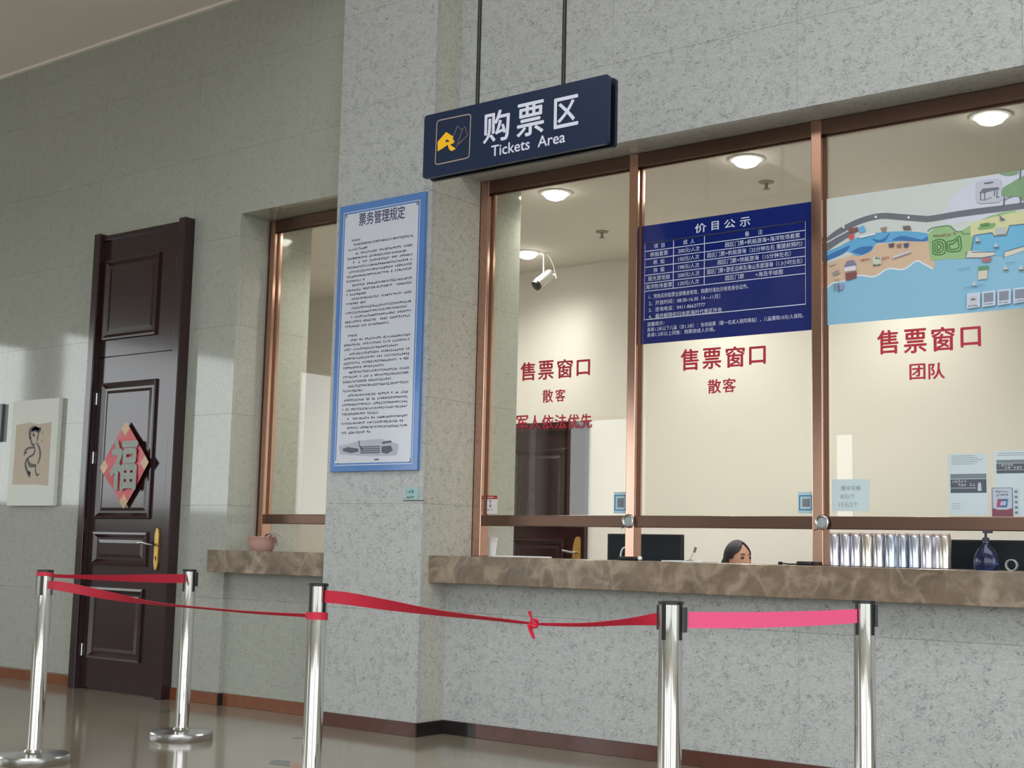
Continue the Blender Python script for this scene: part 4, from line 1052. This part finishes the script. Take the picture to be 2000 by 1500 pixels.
MB().tube([(e.x-.003, 6.7, e.z-.008), (e.x+.006, 6.7, e.z+.02)], [.007, .008], 10).build('windshield', ink(120, 92, 72), t, 60)

# booth desk, monitors, stool
dk = thing('service_desk', 'long cream service desk hidden behind the marble counter', 'desk', (-3, 7.1, 0))
MB().cbox(-5.2, .5, 6.82, 7.22, .70, .735, b=.004).build('desk_top', M['cream'], dk)
for x in (-5.1, -2.2, .4): MB().box(x-.02, x+.02, 6.86, 7.2, 0, .70).build('side_panel', M['cream'], dk)
def monitor(label, xl, xr, ztop, yy):
    t = thing('computer_monitor', label, 'monitor', ((xl+xr)/2, yy, .735))
    MB().cbox(xl, xr, yy, yy+.03, ztop-.33, ztop, b=.005).build('housing', M['black'], t)
    MB().rect(xl+.012, xr-.012, ztop-.315, ztop-.012, yy-.0006).build('screen', M['screen'], t, fix=False)
    xm = (xl+xr)/2
    MB().box(xm-.03, xm+.03, yy+.03, yy+.05, .74, ztop-.1).build('stand', M['black'], t)
    MB().cbox(xm-.12, xm+.12, yy-.06, yy+.1, .735, .75, b=.004).build('foot', M['black'], t)
    return t
monitor('black computer monitor behind the post between left and middle panes', at(1186, 1065, 7.0).x, at(1332, 1065, 7.0).x, at(1260, 1043, 7.0).z, 7.0)
monitor('black computer monitor behind the blue pump bottle at right', at(1856, 1085, 7.0).x, at(1856, 1085, 7.0).x+.60, at(1900, 1054, 7.0).z, 7.0)

# ceiling fittings in the booth
def downlight(label, x, y):
    t = thing('downlight', label, 'downlight', (x, y, BC), 'booth downlights')
    MB().lathe([(.085, -.001), (.11, -.001), (.108, -.008), (.09, -.012), (.085, -.008), (.085, -.001)], x, y, BC, 32, cap=False).build('trim_ring', M['white'], t, 40)
    MB().lathe([(0, -.055), (.03, -.052), (.06, -.04), (.078, -.022), (.084, -.001), (0, -.001)], x, y, BC, 32).build('lens', mat('lamp_lens', (1, 1, 1, 1), .5, emit=((1, .96, .88, 1), 14)), t)
    l = bpy.data.lights.new('lamp', 'SPOT'); l.energy = 74; l.color = (1, .97, .92); l.spot_size = radians(160); l.spot_blend = 1.0; l.shadow_soft_size = .08
    o = bpy.data.objects.new('lamp', l); COL.objects.link(o); o.parent = t; o.location = (0, 0, -.08)
for lab, px in (('round ceiling downlight seen in the left pane near its top', (1085, 376)), ('round ceiling downlight seen above the blue price poster', (1458, 310)), ('round ceiling downlight seen above the map poster', (1935, 225)),
                ('round ceiling downlight deep in the booth beside the white camera', (1030, 493))):
    q = atz(*px, BC); downlight(lab, q.x, q.y)
r2 = atz(1030, 493, BC)
downlight('round ceiling downlight in the rear row behind the blue price poster', r2.x+1.47, r2.y)
downlight('round ceiling downlight in the rear row behind the map poster', r2.x+2.97, r2.y)
f1 = atz(1085, 376, BC)
downlight('round ceiling downlight in the front row behind the narrow left window', f1.x-1.46, f1.y)
downlight('round ceiling downlight in the front row at the far left of the booth', f1.x-2.92, f1.y)
downlight('round ceiling downlight in the rear row at the far left of the booth', f1.x-2.92, r2.y)
for lab, px in (('ceiling sprinkler head seen in the left pane', (1176, 452)), ('ceiling sprinkler head seen above the blue price poster', (1497, 355))):
    q = atz(*px, BC)
    t = thing('sprinkler_head', lab, 'sprinkler', (q.x, q.y, BC))
    MB().lathe([(0, 0), (.05, 0), (.048, -.006), (.012, -.01), (0, -.01)], q.x, q.y, BC, 20).build('escutcheon', ink(150, 146, 132), t, 40)
    MB().lathe([(0, -.01), (.01, -.01), (.01, -.045), (.022, -.047), (.022, -.05), (0, -.05)], q.x, q.y, BC, 14).build('nozzle', ink(140, 136, 126), t, 40)
q = atz(1063, 494, BC); t = thing('security_camera', 'white bullet security camera hanging from the booth ceiling', 'camera', (q.x, q.y, BC))
x, y = q.x, q.y; zc = at(1062, 553, y).z
MB().lathe([(0, 0), (.035, 0), (.033, -.012), (.012, -.016), (.009, -.03), (.009, zc-BC+.05), (0, zc-BC+.05)], x, y, BC, 16).build('drop_pole', M['white'], t, 40)
d_ = Vector((-.25, -.62, -.55)).normalized(); c_ = Vector((x, y, zc+.03))
MB().tube([c_-d_*.09, c_-d_*.088, c_+d_*.07, c_+d_*.075], [.03, .043, .046, .046], 18).build('housing', M['white'], t, 40)
MB().tube([c_+d_*.07, c_+d_*.10, c_+d_*.105], [.04, .043, .03], 18).build('lens', M['black'], t, 40)
MB().tube(catmull([(x+.03, y, BC-.004), (x+.09, y, BC-.10), (x+.13, y, BC-.22), (x+.10, y+.02, zc+.06), tuple(c_-d_*.09)], 6), .006, 8).build('cable', M['white'], t, 60)

# ================================================================== the seated woman
def person():
    hx, hy, top = at(1441, 1075, 7.45).x, 7.45, at(1440, 1054, 7.45).z
    hz = top-.118
    fwd = Vector((.93, -.36, 0)).normalized(); lft = Vector((-fwd.y, fwd.x, 0)); up = Vector((0, 0, 1))
    tl = radians(-6); f2 = fwd*cos(tl)-up*sin(tl); u2 = up*cos(tl)+fwd*sin(tl)
    Hc = Vector((hx, hy, hz))
    def H(a, b, d): return Hc+(f2*a+lft*b+u2*d)*.95           # forward, left, up
    t = thing('person', 'smiling woman with dark tied back hair seated behind the marble counter', 'person', (hx-.06, hy, 0))
    # head surface
    bm = bmesh.new(); bmesh.ops.create_icosphere(bm, subdivisions=5, radius=1)
    def g(v, cx, cy, cz, s): return math.exp(-((v.x-cx)**2+(abs(v.y)-cy)**2+(v.z-cz)**2)/(2*s*s))
    for v in bm.verts:
        n = v.co.copy(); a, b, d = n.x, n.y, n.z
        A, B, D = a*.094, b*.073, d*.116
        if d < 0:                                          # jaw narrows to the chin
            k = -d; B *= 1-.34*k*k; A = A*(1-.12*k)+.020*k*k*(1 if a > -.2 else -.2)
        if a > 0:
            A *= 1-.10*max(0, d)                         # forehead
            nose = math.exp(-(b/.17)**2)*(max(0, 1-abs(d+.26)/.36))**.9*(1 if d > -.46 else max(0, 1-(-.46-d)/.08))
            A += .022*nose*(.35+.65*max(0, min(1, (.1-d)/.36)))
            A -= .009*g(n, .86, .38, -.02, .12)          # eye sockets
            A += .004*g(n, .88, .36, .17, .12)           # brow
            A += .006*g(n, .78, .5, -.32, .16)           # cheeks
            A += .006*math.exp(-(b/.26)**2)*math.exp(-((d+.585)/.05)**2) + .006*math.exp(-(b/.24)**2)*math.exp(-((d+.70)/.05)**2)
            A += .006*math.exp(-(b/.25)**2)*math.exp(-((d+.93)/.09)**2)
        v.co = H(A, B, D)
    hm = bpy.data.meshes.new('head_tmp'); bm.to_mesh(hm); bm.free()
    # skeleton
    def skel(pts, links, radii, root):
        me = bpy.data.meshes.new('skeleton'); me.from_pydata([tuple(p) for p in pts], links, []); o = bpy.data.objects.new('skeleton', me); COL.objects.link(o)
        sk = o.modifiers.new('skin', 'SKIN'); me.skin_vertices or me.attributes
        for i, r in enumerate(radii): me.skin_vertices[0].data[i].radius = (r, r)
        me.skin_vertices[0].data[root].use_root = True
        sb = o.modifiers.new('sub', 'SUBSURF'); sb.levels = 1
        dg = bpy.context.evaluated_depsgraph_get(); dg.update()
        r_ = bpy.data.meshes.new_from_object(o.evaluated_get(dg)); bpy.data.objects.remove(o); return r_
    def Bp(a, b, z): return Vector((hx, hy, 0))+fwd*a+lft*b+up*z
    seat = .42
    pts = [Bp(-.10, 0, seat+.11), Bp(-.10, 0, seat+.25), Bp(-.07, 0, seat+.40), Bp(-.035, 0, seat+.47), Bp(-.02, 0, hz-.10), Bp(0, 0, hz-.03)]
    links = [(0, 1), (1, 2), (2, 3), (3, 4), (4, 5)]; rad = [.125, .105, .115, .075, .045, .05]
    for s in (1, -1):
        n = len(pts)
        pts += [Bp(-.04, s*.155, seat+.42), Bp(.0, s*.2, seat+.2), Bp(.2, s*.15, seat+.25), Bp(.26, s*.13, seat+.26)]
        links += [(2, n), (n, n+1), (n+1, n+2), (n+2, n+3)]; rad += [.052, .043, .031, .03]
        for k, (o_, ln_) in enumerate(((-.028, .062), (-.010, .074), (.009, .07), (.027, .055))):
            pts += [Bp(.295, s*.13+o_*.8, seat+.26), Bp(.295+ln_*.55, s*.13+o_, seat+.258), Bp(.295+ln_, s*.13+o_, seat+.243)]
            m_ = len(pts)-3; links += [(n+3, m_), (m_, m_+1), (m_+1, m_+2)]; rad += [.011, .0085, .007]
        pts += [Bp(.285, s*.095, seat+.255), Bp(.315, s*.078, seat+.25)]; m_ = len(pts)-2; links += [(n+3, m_), (m_, m_+1)]; rad += [.011, .009]
        n = len(pts)
        pts += [Bp(-.06, s*.09, seat+.09), Bp(.33, s*.1, seat+.075), Bp(.33, s*.1, .09), Bp(.40, s*.1, .045), Bp(.47, s*.1, .035)]
        links += [(0, n), (n, n+1), (n+1, n+2), (n+2, n+3), (n+3, n+4)]; rad += [.085, .058, .038, .038, .03]
    body = skel(pts, links, rad, 0)
    mb = MB().mesh(hm).mesh(body)
    for s in (1, -1):                                      # ears
        for k in range(1): mb.lathe([(0, -.006), (.014, -.006), (.017, 0), (.010, .006), (0, .003)], *H(-.012, s*.0725, -.008), 12, 'y', 1, 1)
    tmp = mb.build('body_tmp', M['cream'])
    rm = tmp.modifiers.new('remesh', 'REMESH'); rm.mode = 'VOXEL'; rm.voxel_size = .0052; rm.use_smooth_shade = True
    sm_ = tmp.modifiers.new('smooth', 'SMOOTH'); sm_.iterations = 2; sm_.factor = .4
    dg = bpy.context.evaluated_depsgraph_get(); dg.update()
    me = bpy.data.meshes.new_from_object(tmp.evaluated_get(dg)); bpy.data.objects.remove(tmp)
    skin = mat('skin', c(190, 140, 118), .5, noise=(20, .04))
    me.materials.clear(); me.materials.append(skin)
    o = bpy.data.objects.new('body', me); COL.objects.link(o); o.parent = t; o.matrix_parent_inverse = Matrix.Translation(-t.location)
    # clothes
    n_ = [0, 1, 2, 3]; sp = [p for p in pts[:4]]; sl = [(0, 1), (1, 2), (2, 3)]; sr = [.138, .118, .126, .082]
    for s, b0 in ((1, 6), (-1, 6+4+14+5)):
        k = len(sp); sp += [pts[b0], pts[b0+1], pts[b0+2]]; sl += [(2, k), (k, k+1), (k+1, k+2)]; sr += [.062, .053, .042]
    sh = skel(sp, sl, sr, 0)
    MB().mesh(sh).build('shirt', mat('dark_uniform', c(44, 50, 72), .8, noise=(40, .1)), t, 60)
    # trousers
    tp = [pts[0]]; tl_ = []; tr_ = [.13]
    for b0 in (6+18, 6+18+23):
        k = len(tp); tp += [pts[b0], pts[b0+1], pts[b0+2]]; tl_ += [(0, k), (k, k+1), (k+1, k+2)]; tr_ += [.095, .068, .05]
    MB().mesh(skel(tp, tl_, tr_, 0)).build('trousers', mat('black_trousers', c(30, 30, 34), .8), t, 60)
    # hair
    bm = bmesh.new(); bmesh.ops.create_icosphere(bm, subdivisions=5, radius=1)
    def hairy(n):
        a, b, d = n
        if a > .05:
            side = abs(b)
            line = .80-.75*max(0, side-.06)**.9 - (.10 if a < .45 else 0)
            if a < .45: line = min(line, .30-.9*(.45-a)) if side > .55 else line
            return d > line
        return d > -.62+.5*max(0, a+.3) if abs(b) < .75 else d > -.36
    kill = [f for f in bm.faces if not hairy(f.calc_center_median().normalized())]
    bmesh.ops.delete(bm, geom=kill, context='FACES')
    for v in bm.verts:
        n = v.co.copy(); k = 1.07+.008*sin(n.y*60+n.x*9)
        A, B, D = n.x*.094*k, n.y*.073*(k+.05), n.z*.116*k
        if n.z < 0: B *= 1-.2*n.z*n.z
        if n.x > 0: A *= 1-.08*max(0, n.z)
        if n.x < 0: A *= 1.04
        v.co = H(A, B, D)
    ge = bm.faces[:]
    r_ = bmesh.ops.solidify(bm, geom=ge, thickness=.006)
    hmesh = bpy.data.meshes.new('hair'); bm.to_mesh(hmesh); bm.free()
    hm_ = mat('black_hair', c(20, 18, 24), .55, noise=(90, .3)); hmesh.materials.append(hm_)
    hmesh.polygons.foreach_set('use_smooth', [True]*len(hmesh.polygons))
    ho = bpy.data.objects.new('hair', hmesh); COL.objects.link(ho); ho.parent = t; ho.matrix_parent_inverse = Matrix.Translation(-t.location)
    MB().tube(catmull([tuple(H(-.085, .0, .01)), tuple(H(-.120, .012, .0)), tuple(H(-.138, .02, -.04)), tuple(H(-.125, .02, -.14))], 5), [.02+.012*sin(pi*i/15) for i in range(16)], 12).build('ponytail', hm_, ho, 60)
    for s in (1, -1):
        q = H(.0762, s*.030, -.001)
        MB().lathe([(0, -.0045), (.006, -.0038), (.0115, -.0012), (.0115, .0012), (.006, .0036), (0, .0042)], *q, 14).build('eye', ink(60, 46, 44, .2), t, 60)
        MB().tube([H(.0885, s*.012, .019), H(.088, s*.026, .026), H(.078, s*.046, .021)], [.002, .0034, .0015], 8).build('eyebrow', ink(40, 32, 34), t, 60)
        MB().tube([H(.086, s*.018, .005), H(.0855, s*.030, .0085), H(.077, s*.043, .001)], [.0015, .0026, .0015], 8).build('eyelid', ink(70, 48, 44), t, 60)
    MB().tube([H(.072, .026, -.074), H(.091, .012, -.080), H(.094, 0, -.081), H(.091, -.012, -.080), H(.072, -.026, -.074)], [.002, .004, .0045, .004, .002], 8).build('lips', ink(176, 84, 84), t, 60)
    # stool
    s0 = thing('office_stool', 'round black office stool under the seated woman', 'stool', (hx-.10*fwd.x, hy-.10*fwd.y, 0))
    x, y = hx-.10*fwd.x, hy-.10*fwd.y
    MB().lathe([(0, seat-.07), (.18, seat-.07), (.195, seat-.04), (.185, seat-.005), (0, seat)], x, y, 0, 32).build('seat', M['black'], s0, 40)
    MB().lathe([(0, .05), (.025, .05), (.025, seat-.07), (0, seat-.07)], x, y, 0, 16).build('column', M['steel'], s0, 40)
    for k in range(5):
        a = 2*pi*k/5; MB().tube([(x, y, .06), (x+.22*cos(a), y+.22*sin(a), .035)], [.02, .014], 8).lathe([(0, 0), (.02, .004), (.02, .03), (0, .036)], x+.22*cos(a), y+.22*sin(a), 0, 12).build('leg', M['black'], s0, 40)
person()
